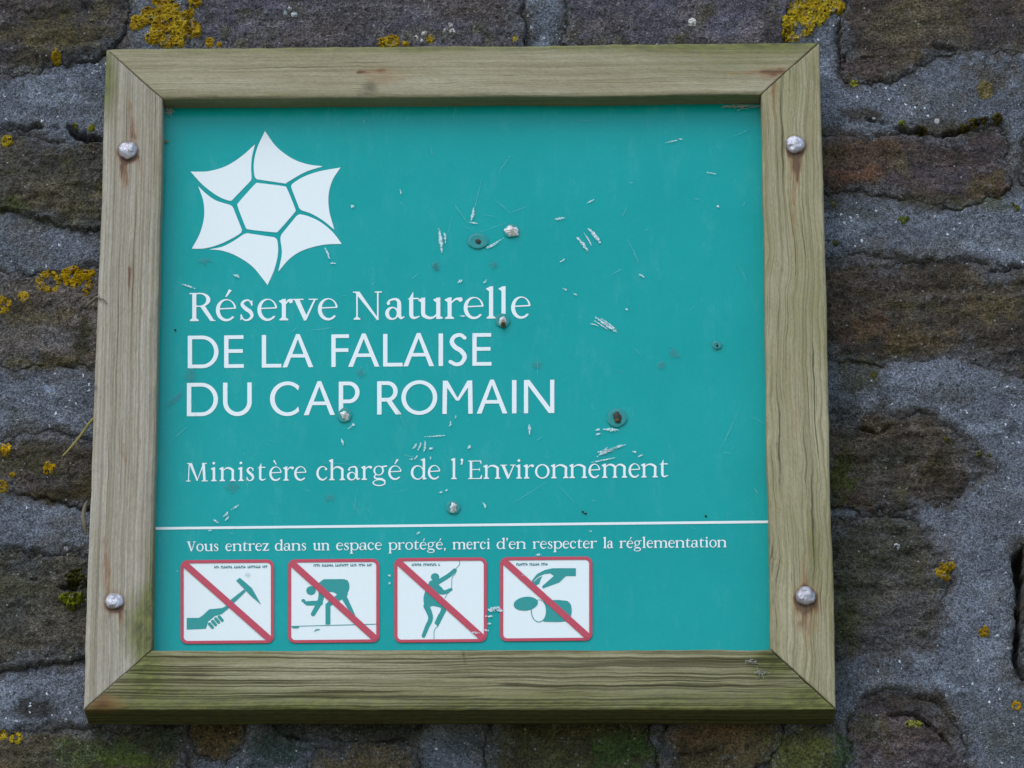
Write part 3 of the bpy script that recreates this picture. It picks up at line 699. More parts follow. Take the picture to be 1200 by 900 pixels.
    me = mesh_np('rail', L3(V2), faces)
    add_vec(me, 'grain', np.stack([along.ravel() + sd_ * .37, AC.ravel() + sd_ * .11, np.zeros(len(Vf))], 1))
    add_float(me, 'algae', np.clip(algae, 0, 1.3)); add_float(me, 'rust', np.clip(rust, 0, 1.2)); add_float(me, 'stain', np.clip(stain, 0, 1.1))
    link('frame_rail', me, WOODS[side], sign, label)
rail('top', 'smooth top rail with green algae along its upper edge')
rail('left', 'grey left rail with straight grain and rust streaks')
rail('right', 'right rail with wavy grain and rust stains')
rail('bottom', 'mossy bottom rail with dark open grain')

# ------------------------------------------------------------------ bolts: hammered domes
M_BOLT = mat_metal()
for bi, (bx, by, ru) in enumerate(BOLTS):
    c = P([bx], [by], YF)[0]; Rb = .0102 if bi != 2 else .0098
    nr_, na = 12, 36; vs = []; rs = []
    for i in range(nr_ + 1):
        f = i / nr_
        for j in range(na):
            t = 2 * math.pi * j / na
            rr = Rb * math.sin(f * math.pi / 2) * (1 + .04 * math.sin(3 * t + bi) + .025 * math.sin(7 * t + bi * 2))
            hh = .0052 * math.cos(f * math.pi / 2) ** .8 + .0006
            vs.append((rr * math.cos(t), -hh, rr * math.sin(t)))
            rs.append(min(ru, .75) * (.15 + .95 * f ** 3) + .25 * max(0, -math.sin(t)) * f)
    vs = np.array(vs)
    vs[:, 1] += fbm(vs[:, 0] * 260 + bi * 9, vs[:, 2] * 260, 300 + bi, 3) * .0009
    if bi == 2: vs[:, 1] += .002 + vs[:, 2] * .22                            # tipped, half sunk in the timber
    base = vs[-na:].copy(); base[:, 1] = .012
    V = np.vstack([vs, base]); nrow = nr_ + 2
    F = [[i * na + j, i * na + (j + 1) % na, (i + 1) * na + (j + 1) % na, (i + 1) * na + j] for i in range(nrow - 1) for j in range(na)]
    me = mesh_np('bolt', L3(V + c[None]), F); add_float(me, 'rust', np.concatenate([rs, np.full(na, 1.0)]))
    link('bolt', me, M_BOLT, sign, {2: 'bolt head sunk and tipped in split timber'}.get(bi))

# ------------------------------------------------------------------ teal board
M_TEAL = mat_panel()
pc = [(184, 122), (898, 116.5), (909, 772), (171, 774)]
nx, ny = 40, 40
U, T = np.meshgrid(np.linspace(0, 1, nx), np.linspace(0, 1, ny))
pp = ((1 - U) * (1 - T))[..., None] * np.array(pc[0]) + (U * (1 - T))[..., None] * np.array(pc[1]) + (U * T)[..., None] * np.array(pc[2]) + ((1 - U) * T)[..., None] * np.array(pc[3])
f_ = P(pp[..., 0].ravel(), pp[..., 1].ravel(), YP); bk = f_.copy(); bk[:, 1] = YP + .004
n0 = nx * ny
Fr = grid_faces(ny, nx); Bk = Fr[:, ::-1] + n0
rg = np.concatenate([np.arange(nx), np.arange(1, ny) * nx + nx - 1, (ny - 1) * nx + np.arange(nx - 2, -1, -1), np.arange(ny - 2, 0, -1) * nx])
Sd = np.stack([rg, rg + n0, np.roll(rg, -1) + n0, np.roll(rg, -1)], 1)
panel = link('board', mesh_np('board', L3(np.vstack([f_, bk])), np.vstack([Fr, Bk, Sd]), False), M_TEAL, sign, 'scratched teal enamel board')

# ------------------------------------------------------------------ print: filled outlines from distance fields
def fill(Fv, xs, ys):
    """marching squares on field Fv (positive inside), rows follow ys; returns verts (n,2), faces"""
    V = []; Fc = []; ids = {}
    def vid(x, y):
        k = (round(x, 5), round(y, 5)); i = ids.get(k)
        if i is None: i = ids[k] = len(V); V.append((x, y))
        return i
    ins = Fv > 0
    cnt = ins[:-1, :-1].astype(int) + ins[:-1, 1:] + ins[1:, 1:] + ins[1:, :-1]
    for r in range(cnt.shape[0]):
        row = cnt[r]; nz = np.nonzero(row)[0]
        if len(nz) == 0: continue
        c = nz[0]; last = nz[-1]
        while c <= last:
            if row[c] == 4:
                e = c
                while e + 1 <= last and row[e + 1] == 4: e += 1
                Fc.append([vid(xs[c], ys[r]), vid(xs[e + 1], ys[r]), vid(xs[e + 1], ys[r + 1]), vid(xs[c], ys[r + 1])]); c = e + 1; continue
            if row[c]:
                cs = [(xs[c], ys[r], Fv[r, c]), (xs[c + 1], ys[r], Fv[r, c + 1]), (xs[c + 1], ys[r + 1], Fv[r + 1, c + 1]), (xs[c], ys[r + 1], Fv[r + 1, c])]
                poly = []
                for k in range(4):
                    a, b = cs[k], cs[(k + 1) % 4]
                    if a[2] > 0: poly.append(vid(a[0], a[1]))
                    if (a[2] > 0) != (b[2] > 0):
                        t = a[2] / (a[2] - b[2]); poly.append(vid(a[0] + (b[0] - a[0]) * t, a[1] + (b[1] - a[1]) * t))
                q = [p for n_, p in enumerate(poly) if p != poly[n_ - 1]]
                if len(set(q)) == len(q) and len(q) >= 3: Fc.append(q)
            c += 1
    return np.array(V).reshape(-1, 2), Fc
class Print:
    """collects flat shapes in photo pixels, then lays them on the board"""
    def __init__(s): s.V = []; s.F = []; s.n = 0
    def add(s, V, F):
        if len(V) == 0: return
        s.V.append(V); s.F += [[i + s.n for i in f] for f in F]; s.n += len(V)
    def field(s, fn, x0, y0, x1, y1, st):
        xs = np.arange(x0, x1 + st, st); ys = np.arange(y0, y1 + st, st)
        X, Y = np.meshgrid(xs, ys); s.add(*fill(fn(X, Y), xs, ys))
    def poly(s, pts):
        bm = bmesh.new(); f = bm.faces.new([bm.verts.new((p[0], p[1], 0)) for p in pts])
        bmesh.ops.triangulate(bm, faces=[f]); bm.verts.index_update()
        s.add(np.array([v.co[:2] for v in bm.verts]), [[v.index for v in f.verts] for f in bm.faces]); bm.free()
    def build(s, name, mat, parent, lift=0.0, **kw):
        V = np.vstack(s.V); q = P(V[:, 0], V[:, 1], YD - lift)
        me = mesh_np(name, L3(q), s.F, False)
        # all faces look out of the wall
        bm = bmesh.new(); bm.from_mesh(me); bm.normal_update()
        bmesh.ops.reverse_faces(bm, faces=[f for f in bm.faces if f.normal.y > 0]); bm.to_mesh(me); bm.free()
        return link(name, me, mat, parent, **kw)
M_WHITE = mat_flat('white_print', srgb(222, 232, 232), .4, .015)
M_RED = mat_flat('faded_red_print', srgb(186, 62, 82), .45, .07)
M_GREEN = mat_flat('teal_print', srgb(20, 142, 138), .4, .03)
M_CAPTION = mat_flat('caption_print', srgb(62, 122, 130), .5, .05)
# distance-field shapes, positive inside; coordinates in units of the cap height, y up
inf = 1e3
def uni(*a):
    r = a[0]
    for b in a[1:]: r = np.maximum(r, b)
    return r
def sub(a, b): return np.minimum(a, -b)
def both(a, b): return np.minimum(a, b)
def box(x, y, x0, y0, x1, y1): return np.minimum(np.minimum(x - x0, x1 - x), np.minimum(y - y0, y1 - y))
def ell(x, y, cx, cy, rx, ry):
    u, v = (x - cx) / rx, (y - cy) / ry; k = np.hypot(u, v) + 1e-9; g = np.hypot(u / rx, v / ry) + 1e-9
    return -(k - 1) * k / g
def pen(x, y, pts):
    """stroke through (x, y, half width) points"""
    p = catmull(pts, 6) if len(pts) > 2 else np.asarray(pts, float); r = np.full(x.shape, -inf)
    for a, b in zip(p[:-1], p[1:]):
        ex, ey = b[0] - a[0], b[1] - a[1]
        t = np.clip(((x - a[0]) * ex + (y - a[1]) * ey) / (ex * ex + ey * ey + 1e-12), 0, 1)
        r = np.maximum(r, a[2] + (b[2] - a[2]) * t - np.hypot(x - a[0] - ex * t, y - a[1] - ey * t))
    return r
def pol(x, y, pts): return sd_poly(x, y, pts)
def bar(x, y, a, b, w):
    """straight stroke with square ends"""
    a, b = np.array(a, float), np.array(b, float); d = (b - a) / np.linalg.norm(b - a); n = np.array([-d[1], d[0]]) * w / 2
    return sd_poly(x, y, [a + n, b + n, b - n, a - n])

# --- humanist sans capitals
def sans(ch, x, y, W):
    s, h = .132, .112
    if ch == 'D':
        o = uni(both(ell(x, y, W - .5 * 1.0 if W > .5 else W / 2, .5, .5, .5), x - (W - .5)), box(x, y, 0, 0, W - .48, 1))
        i = uni(both(ell(x, y, W - .5, .5, .5 - s, .5 - h), x - (W - .5)), box(x, y, s, h, W - .48, 1 - h)); return sub(o, i)
    if ch == 'E': return uni(box(x, y, 0, 0, s, 1), box(x, y, 0, 0, W, h), box(x, y, 0, 1 - h, W - .01, 1), box(x, y, 0, .46, W - .03, .46 + h))
    if ch == 'F': return uni(box(x, y, 0, 0, s, 1), box(x, y, 0, 1 - h, W, 1), box(x, y, 0, .46, W - .02, .46 + h))
    if ch == 'L': return uni(box(x, y, 0, 0, s, 1), box(x, y, 0, 0, W, h))
    if ch == 'I': return box(x, y, 0, 0, max(W, s), 1)
    if ch == 'A':
        c = W / 2
        o = pol(x, y, [(0, 0), (c - .055, 1.02), (c + .055, 1.02), (W, 0), (W - s * 1.1, 0), (c, .86), (s * 1.1, 0)])
        return uni(o, both(box(x, y, 0, .30, W, .30 + h * .95), pol(x, y, [(0, 0), (c, 1.02), (W, 0)])))
    if ch == 'U':
        r = W / 2
        o = uni(box(x, y, 0, r, W, 1), both(ell(x, y, r, r * .98, r, r), r - y)); i = uni(box(x, y, s, r - .01, W - s, 1.2), both(ell(x, y, r, r, r - s, r - h * 1.05), r - y)); return sub(o, i)
    if ch == 'C':
        o = ell(x, y, .52, .5, .52, .52); i = ell(x, y, .53, .5, .52 - s, .52 - h)
        r = sub(o, i); return sub(r, pol(x, y, [(W - .03, -1), (W - .03, .13), (W - .12, .5), (W - .03, .87), (W - .03, 2), (3, 2), (3, -1)])) 
    if ch == 'O':
        return sub(ell(x, y, W / 2, .5, W / 2, .52), ell(x, y, W / 2, .5, W / 2 - s, .52 - h))
    if ch in 'PR':
        t = .46 if ch == 'P' else .50; r = (1 - t + h) / 2; cyy = 1 - r; bw = W if ch == 'P' else W * .84
        o = uni(both(ell(x, y, bw - r, cyy, r, r), x - (bw - r)), box(x, y, 0, cyy - r, bw - r + .01, 1))
        i = uni(both(ell(x, y, bw - r, cyy, r - s, r - h), x - (bw - r)), box(x, y, s, cyy - r + h, bw - r + .01, 1 - h))
        g = uni(sub(o, i), box(x, y, 0, 0, s, 1))
        if ch == 'R': g = uni(g, pol(x, y, [(W * .30, cyy - r + h * .9), (W * .52, cyy - r + h * .9), (W, 0), (W - s * 1.35, 0)]))
        return g
    if ch == 'M':
        return uni(bar(x, y, (s / 2, 0), (s / 2 + .015, 1), s), bar(x, y, (W - s / 2, 0), (W - s / 2 - .015, 1), s),
                   pol(x, y, [(.0, 1), (s * 1.2, 1), (W / 2 + .045, .40), (W / 2 - .045, .40)]), pol(x, y, [(W, 1), (W - s * 1.2, 1), (W / 2 - .045, .40), (W / 2 + .045, .40)]))
    if ch == 'N': return uni(box(x, y, 0, 0, s * .95, 1), box(x, y, W - s * .95, 0, W, 1), pol(x, y, [(0, 1), (s * 1.25, 1), (W, 0), (W - s * 1.25, 0)]))
    if ch == 'S':
        return pen(x, y, [(W * .86, .86, .055), (W * .62, .95, .056), (W * .30, .90, .06), (W * .16, .74, .066), (W * .34, .58, .07), (W * .66, .46, .07), (W * .86, .28, .066), (W * .68, .09, .06), (W * .38, .05, .056), (W * .08, .13, .055)])

# --- old-style serif
XH = .76
def ser(x, y, xc, T, yb, sl=.085, t=.042):
    return pol(x, y, [(xc - T / 2 - sl, yb), (xc + T / 2 + sl, yb), (xc + T / 2 + sl, yb + t), (xc + T / 2, yb + t * 2.4), (xc - T / 2, yb + t * 2.4), (xc - T / 2 - sl, yb + t)])
def flag(x, y, xc, T, top, sl=.1): return pol(x, y, [(xc - T / 2 - sl, top - .095), (xc - T / 2 - sl, top - .06), (xc + T / 2, top + .015), (xc + T / 2, top - .2), (xc - T / 2, top - .17)])
def stem(x, y, xc, T, y0, top, foot=True, fl=True):
    r = box(x, y, xc - T / 2, y0, xc + T / 2, top)
    if foot: r = uni(r, ser(x, y, xc, T, y0))
    if fl: r = uni(r, flag(x, y, xc, T, top))
    return r
def arch(x, y, xa, xb, T, top=XH):
    """shoulder from stem xa into stem xb"""
    o = pen(x, y, [(xa + T * .2, top - .20, .022), (xa + (xb - xa) * .34, top - .065, .034), (xa + (xb - xa) * .66, top - .055, .055), (xb - T * .06, top - .17, T * .5), (xb, top - .30, T * .5), (xb, top - .5, T * .5)])
    return o
def serif(ch, x, y, W, T=.145, t=.042):
    X = XH
    if ch in 'éè':
        g = serif('e', x, y, W, T, t); c = W * .5
        p = [(c - .03, X + .10), (c + .10, X + .36), (c + .20, X + .32), (c + .01, X + .08)] if ch == 'é' else [(c + .03, X + .10), (c - .14, X + .32), (c - .06, X + .37), (c + .06, X + .12)]
        return uni(g, pol(x, y, p))
    if ch == 'e':
        g = sub(ell(x, y, W / 2, X / 2, W / 2, X / 2 + .015), ell(x, y, W / 2 + T * .22, X / 2 + .02, W / 2 - T * .72, X / 2 - t * 1.15))
        g = sub(g, pol(x, y, [(W * .5, X * .55), (W * 1.3, X * .62), (W * 1.3, X * .24), (W * .86, X * .20), (W * .5, X * .3)]))
        return uni(g, both(pol(x, y, [(T * .5, X * .53), (W * .97, X * .56), (W * .97, X * .56 + t * 1.1), (T * .5, X * .53 + t * 1.1)]), ell(x, y, W / 2, X / 2, W / 2, X / 2 + .015)),)
    if ch == 'c':
        g = sub(ell(x, y, W / 2, X / 2, W / 2, X / 2 + .015), ell(x, y, W / 2 + T * .3, X / 2 + .015, W / 2 - T * .62, X / 2 - t * 1.2))
        g = sub(g, pol(x, y, [(W * .72, X * .78), (W * 1.4, X * .86), (W * 1.4, X * .2), (W * .72, X * .26)]))
        return uni(g, ell(x, y, W * .82, X * .80, T * .5, T * .5))
    if ch == 'o': return sub(ell(x, y, W / 2, X / 2, W / 2, X / 2 + .015), ell(x, y, W / 2, X / 2, W / 2 - T * .9, X / 2 - t))
    if ch == 's':
        return uni(pen(x, y, [(W * .80, X * .78, .022), (W * .62, X * .95, .026), (W * .34, X * .92, .040), (W * .20, X * .76, .056), (W * .42, X * .57, .070), (W * .70, X * .42, .070), (W * .82, X * .22, .056), (W * .62, X * .05, .036), (W * .34, X * .04, .026), (W * .14, X * .22, .022)]),
                   pol(x, y, [(W * .76, X * .70), (W * .86, X * .70), (W * .84, X * .96), (W * .74, X * .90)]), pol(x, y, [(W * .10, X * .30), (W * .18, X * .30), (W * .24, X * .10), (W * .10, X * .02)]))
    if ch in 'il':
        g = stem(x, y, W / 2, T, 0, X if ch == 'i' else 1.14)
        return uni(g, ell(x, y, W / 2 - .01, X + .22, T * .56, T * .56)) if ch == 'i' else g
    if ch == 'r':
        xa = .09 + T / 2
        return uni(stem(x, y, xa, T, 0, X), pen(x, y, [(xa + T * .2, X - .22, .02), (xa + (W - xa) * .45, X - .06, .034), (W - .10, X - .06, .06)]), ell(x, y, W - .085, X - .075, .075, .08))
    if ch in 'nhm':
        xa = .09 + T / 2
        top = 1.14 if ch == 'h' else X
        g = stem(x, y, xa, T, 0, top)
        if ch == 'm':
            xb = W / 2 + .02; xc = W - .085 - T / 2
            return uni(g, arch(x, y, xa, xb, T), box(x, y, xb - T / 2, 0, xb + T / 2, X - .3), ser(x, y, xb, T, 0, .06), arch(x, y, xb, xc, T), box(x, y, xc - T / 2, 0, xc + T / 2, X - .3), ser(x, y, xc, T, 0))
        xb = W - .085 - T / 2
        return uni(g, arch(x, y, xa, xb, T), box(x, y, xb - T / 2, 0, xb + T / 2, X - .3), ser(x, y, xb, T, 0))
    if ch == 'u':
        xa = .09 + T / 2; xb = W - .09 - T / 2
        return uni(box(x, y, xa - T / 2, .24, xa + T / 2, X), flag(x, y, xa, T, X), pen(x, y, [(xa, .3, T * .5), (xa + .02, .14, T * .46), (xa + (xb - xa) * .38, .045, .05), (xa + (xb - xa) * .7, .07, .034), (xb, .22, .022)]),
                   box(x, y, xb - T / 2, 0, xb + T / 2, X), flag(x, y, xb, T, X), pol(x, y, [(xb + T / 2, 0), (xb + T / 2 + .085, .02), (xb + T / 2 + .085, .06), (xb + T / 2, .10)]))
    if ch == 'v': return uni(pol(x, y, [(.06, X), (.06 + T * 1.25, X), (W * .56, .16), (W * .5, -.015), (W * .46, -.015)]), pol(x, y, [(W - .13, X), (W - .06, X), (W * .54, -.015), (W * .47, .03)]),
                             box(x, y, 0, X - t, W * .44, X), box(x, y, W * .64, X - t, W, X))
    if ch == 't':
        xa = W * .38
        return uni(box(x, y, xa - T / 2, .15, xa + T / 2, X), pol(x, y, [(0, X - .05), (xa - T / 2, X - .02), (xa + T / 2, .98), (xa + T / 2, X - t * 1.2), (0, X - t * 1.2)]), box(x, y, xa, X - t * 1.2, W * .96, X),
                   pen(x, y, [(xa, .22, T * .5), (xa + .02, .10, T * .44), (xa + .12, .045, .042), (W * .98, .10, .02)]))
    if ch == 'a':
        xb = W - .10 - T / 2
        return uni(box(x, y, xb - T / 2, .1, xb + T / 2, X - .24), pen(x, y, [(xb, X - .26, T * .5), (xb - .02, X - .12, T * .42), (xb - .13, X - .04, .042), (W * .26, X - .08, .034), (W * .14, X - .18, .04)]),
                   ell(x, y, W * .17, X - .19, .058, .058), sub(ell(x, y, W * .36, .215, W * .36, .235), ell(x, y, W * .41, .22, W * .36 - T * .72, .235 - .06)) if True else 0,
                   pen(x, y, [(xb, .14, T * .48), (xb + .07, .045, .042), (W, .085, .02)]))
    if ch == 'd':
        xb = W - .085 - T / 2
        return uni(sub(ell(x, y, W * .42, X / 2, W * .42, X / 2 + .012), ell(x, y, W * .46, X / 2, W * .42 - T * .78, X / 2 - t)), box(x, y, xb - T / 2, 0, xb + T / 2, 1.14), flag(x, y, xb, T, 1.14),
                   pol(x, y, [(xb + T / 2, 0), (xb + T / 2 + .085, .02), (xb + T / 2 + .085, .06), (xb + T / 2, .10)]))
    if ch == 'p':
        xa = .085 + T / 2
        return uni(sub(ell(x, y, W * .57, X / 2, W * .43, X / 2 + .012), ell(x, y, W * .54, X / 2, W * .43 - T * .78, X / 2 - t)), stem(x, y, xa, T, -.36, X))
    if ch == 'g':
        return uni(sub(ell(x, y, W * .43, X * .66, W * .36, X * .35), ell(x, y, W * .43, X * .66, W * .36 - T * .72, X * .35 - t)), pen(x, y, [(W * .22, X * .36, .03), (W * .14, X * .20, .04), (W * .30, X * .08, .05), (W * .62, X * .05, .06), (W * .84, -.06, .05)]),
                   sub(ell(x, y, W * .46, -.16, W * .45, .18), ell(x, y, W * .46, -.15, W * .45 - T * .55, .18 - t)), pol(x, y, [(W * .66, X * .86), (W, X * .94), (W, X * 1.04), (W * .62, X * .97)]))
    if ch == 'z': return uni(box(x, y, .02, X - t * 1.5, W - .02, X), box(x, y, .02, 0, W, t * 1.5), pol(x, y, [(W - .02, X), (W - .02 - T * 1.2, X), (.02, 0), (.02 + T * 1.2, 0)]), box(x, y, .02, X - .2, .06, X), box(x, y, W - .045, 0, W, .2))
    if ch == 'R':
        xa = .1 + T / 2
        return uni(box(x, y, xa - T / 2, 0, xa + T / 2, 1), ser(x, y, xa, T, 0), box(x, y, 0, 1 - t, xa, 1), sub(both(ell(x, y, W * .40, .755, W * .40, .25), x - xa), ell(x, y, W * .38, .755, W * .40 - T * .85, .25 - t)),
                   pol(x, y, [(W * .40, .53), (W * .60, .53), (W * .93, .04), (W, .03), (W, 0), (W * .80, 0)]), box(x, y, xa, .505, W * .45, .505 + t), box(x, y, xa, 1 - t, W * .45, 1))
    if ch == 'N':
        return uni(box(x, y, .12, 0, .12 + .055, 1), ser(x, y, .147, .055, 0, .09), box(x, y, 0, 1 - t, .2, 1), pol(x, y, [(.05, 1), (.05 + T * 1.25, 1), (W - .12, .02), (W - .12, -.02), (W - .175, -.02)]), box(x, y, W - .175, -.02, W - .12, 1), box(x, y, W - .26, 1 - t, W, 1))
    if ch == 'M':
        return uni(pol(x, y, [(.10, 0), (.155, 0), (.20, 1), (.15, 1)]), box(x, y, 0, 0, .25, t), box(x, y, .06, 1 - t, .2, 1), pol(x, y, [(.15, 1), (.15 + T * 1.3, 1), (W * .53, .12), (W * .49, .02)]),
                   pol(x, y, [(W - .26, 1), (W - .19, 1), (W * .52, .02), (W * .49, .02)]), pol(x, y, [(W - .12 - T, 0), (W - .12, 0), (W - .17, 1), (W - .19 - T, 1)]), box(x, y, W - .22 - T, 0, W, t), box(x, y, W - .18, 1 - t, W - .06, 1))
    if ch == 'E':
        xa = .09 + T / 2
        return uni(box(x, y, xa - T / 2, 0, xa + T / 2, 1), box(x, y, 0, 0, W - .02, t), box(x, y, 0, 1 - t, W - .05, 1), box(x, y, xa, .49, W - .13, .49 + t), pol(x, y, [(W - .12, t), (W - .02, 0), (W, .22), (W - .03, .22)]),
                   pol(x, y, [(W - .12, 1 - t), (W - .05, 1), (W - .04, .80), (W - .065, .80)]), box(x, y, W - .15, .42, W - .12, .6))
    if ch == 'V': return uni(pol(x, y, [(.08, 1), (.08 + T * 1.25, 1), (W * .55, .16), (W * .52, -.02), (W * .47, -.02)]), pol(x, y, [(W - .16, 1), (W - .09, 1), (W * .55, -.02), (W * .48, .04)]), box(x, y, 0, 1 - t, W * .42, 1), box(x, y, W * .68, 1 - t, W, 1))
    if ch == "'": return uni(ell(x, y, W * .5, 1.04, T * .55, T * .55), pol(x, y, [(W * .5 - .01, .98), (W * .5 + T * .55, 1.04), (W * .5 + .02, .80), (W * .5 - .07, .78)]))
    if ch == ',': return uni(ell(x, y, W * .5, .06, T * .55, T * .55), pol(x, y, [(W * .5, .02), (W * .5 + T * .55, .06), (W * .5 + .0, -.16), (W * .5 - .07, -.17)]))
SLOPE = -.0088                                             # the lettering climbs a little, as the board does
def line(pr, font, glyphs, base0, xref, cap, st, **kw):
    for ch, x0, x1 in glyphs:
        W = (x1 - x0) / cap
        b = base0 + SLOPE * (x0 - xref)
        pr.field(lambda X, Y: font(ch, (X - x0) / cap, (b + SLOPE * (X - x0) - Y) / cap, W, **kw) * cap, x0 - 2, b - cap * 1.45, x1 + 2, b + cap * .5, st)
pr = Print(); line(pr, serif, [('R',222,252.6),('é',253,277),('s',280,298.6),('e',301.6,325),('r',327.3,343.5),('v',342.5,372.5),('e',372.5,396),('N',413.5,447.6),('a',451.4,473.5),('t',476,491.6),('u',490.5,519),('r',521.5,542.4),('e',543.4,567),('l',569,582),('l',583.6,596.6),('e',599,622)], 376.4, 222, 33, .5)
pr.build('lettering', M_WHITE, panel)
pr = Print(); line(pr, sans, [('D',220,256),('E',262.7,285.7),('L',306.8,329.8),('A',331,367.2),('F',388.3,409),('A',408,444.6),('L',449,471.8),('A',472.6,508.6),('I',514,519.2),('S',526,547.6),('E',553.6,576)], 431.6, 220, 38.2, .5)
pr.build('lettering', M_WHITE, panel)
pr = Print(); line(pr, sans, [('D',219,255.4),('U',261.4,295),('C',316.4,351.8),('A',356,392.5),('P',397,421.4),('R',442,470.6),('O',470.4,512.4),('M',518.4,554),('A',558.6,594.6),('I',600,605.3),('N',614,649.6)], 487.8, 219, 39, .5)
pr.build('lettering', M_WHITE, panel)
pr = Print(); line(pr, serif, [('M',218,243.7),('i',246.8,254.6),('n',257.2,276),('i',278.6,286.4),('s',288,298.5),('t',301,311.4),('è',315.6,330.3),('r',332,344.5),('e',344.8,359.2),('c',370.8,384.5),('h',385.6,404.4),('a',406.5,421.5),('r',423.5,436.2),('g',436.4,453.5),('é',455,470.6),('d',481.4,500),('e',501.4,516),('l',528,536),("'",538.6,544),('E',548.6,565),('n',566.6,586.4),('v',586.2,604.4),('i',604.6,612),('r',613.8,626),('o',627,644),('n',645.8,666.4),('n',667.2,688),('e',689.6,703.4),('m',705.4,735),('e',736.6,750.4),('n',751.4,771),('t',772,783)], 564.3, 218, 21.6, .36, T=.13, t=.05)
pr.build('lettering', M_WHITE, panel)
NW = dict(V=.78, o=.62, u=.74, s=.46, e=.56, n=.78, t=.46, r=.56, z=.56, d=.70, a=.62, p=.70, c=.54, g=.66, m=1.14, i=.36, l=.36)
NW.update({'é': .56, ',': .26, "'": .22})
pr = Print()
for w, x0, x1 in (('Vous',218.4,256.7),('entrez',263.9,315.6),('dans',321.8,359.5),('un',366.5,386.6),('espace',393.6,447.8),('protégé,',455,523.3),('merci',530,575),("d'en",581.7,616.7),('respecter',624,700),('la',706.7,719),('réglementation',725.7,851.8)):
    tot = sum(NW[c] for c in w); k = (x1 - x0) / tot; x = x0; gl = []
    for c in w: gl.append((c, x + .3, x + NW[c] * k - .3)); x += NW[c] * k
    line(pr, serif, gl, 646.2 + SLOPE * .85 * (x0 - 218.4), x0, 11.6, .3, T=.16, t=.062)
pr.build('lettering', M_WHITE, panel)
pr = Print(); pr.poly([(170, 617.9), (912, 609.9), (912, 612.9), (170, 620.9)]); pr.build('rule_line', M_WHITE, panel)
# --- emblem: six curved petals round a hexagon
def em(p): return [(210 + u / 4.39, 140 + v / 4.39) for u, v in p]
def curve(*segs):
    out = []
    for s in segs: out += [tuple(p) for p in (catmull(s, 7) if len(s) > 2 else np.array(s, float))[:-1]]
    return out
PET = [
 curve([(441,60),(500,140),(580,200),(660,230),(740,241)], [(740,241),(650,270),(565,318),(548,330)], [(548,330),(400,308)], [(400,308),(388,290),(384,225),(402,145),(441,60)]),
 curve([(58,268),(150,266),(240,240),(320,190),(390,128)], [(390,128),(375,190),(370,250),(372,305),(362,322)], [(362,322),(275,412)], [(275,412),(258,418),(200,395),(125,340),(58,268)]),
 curve([(98,343),(124,420),(128,500),(107,585),(65,665)], [(65,665),(130,663),(200,645),(270,613),(315,585),(323,568)], [(323,568),(278,455)], [(278,455),(262,440),(190,417),(140,383),(98,343)]),
 curve([(155,668),(225,676),(300,705),(380,760),(455,852)], [(455,852),(490,770),(508,690),(505,625),(490,606)], [(490,606),(350,585)], [(350,585),(330,592),(280,625),(220,655),(155,668)]),
 curve([(510,783),(570,715),(640,672),(740,645),(836,640)], [(836,640),(790,580),(730,530),(670,500),(622,488),(602,498)], [(602,498),(527,590)], [(527,590),(521,615),(528,690),(510,783)]),
 curve([(830,247),(790,310),(769,385),(772,470),(798,567)], [(798,567),(740,520),(680,485),(632,468),(617,455)], [(617,455),(577,352)], [(577,352),(582,332),(640,295),(720,267),(830,247)]),
]
for p in PET:
    pr = Print(); pr.poly(em(p)); pr.build('emblem_petal', M_WHITE, panel)
pr = Print(); pr.poly(em(chaikin([(403,326),(395,326),(300,432),(298,442),(342,558),(350,566),(498,582),(508,578),(598,475),(600,464),(553,350),(545,343)], 1))); pr.build('emblem_hexagon', M_WHITE, panel)

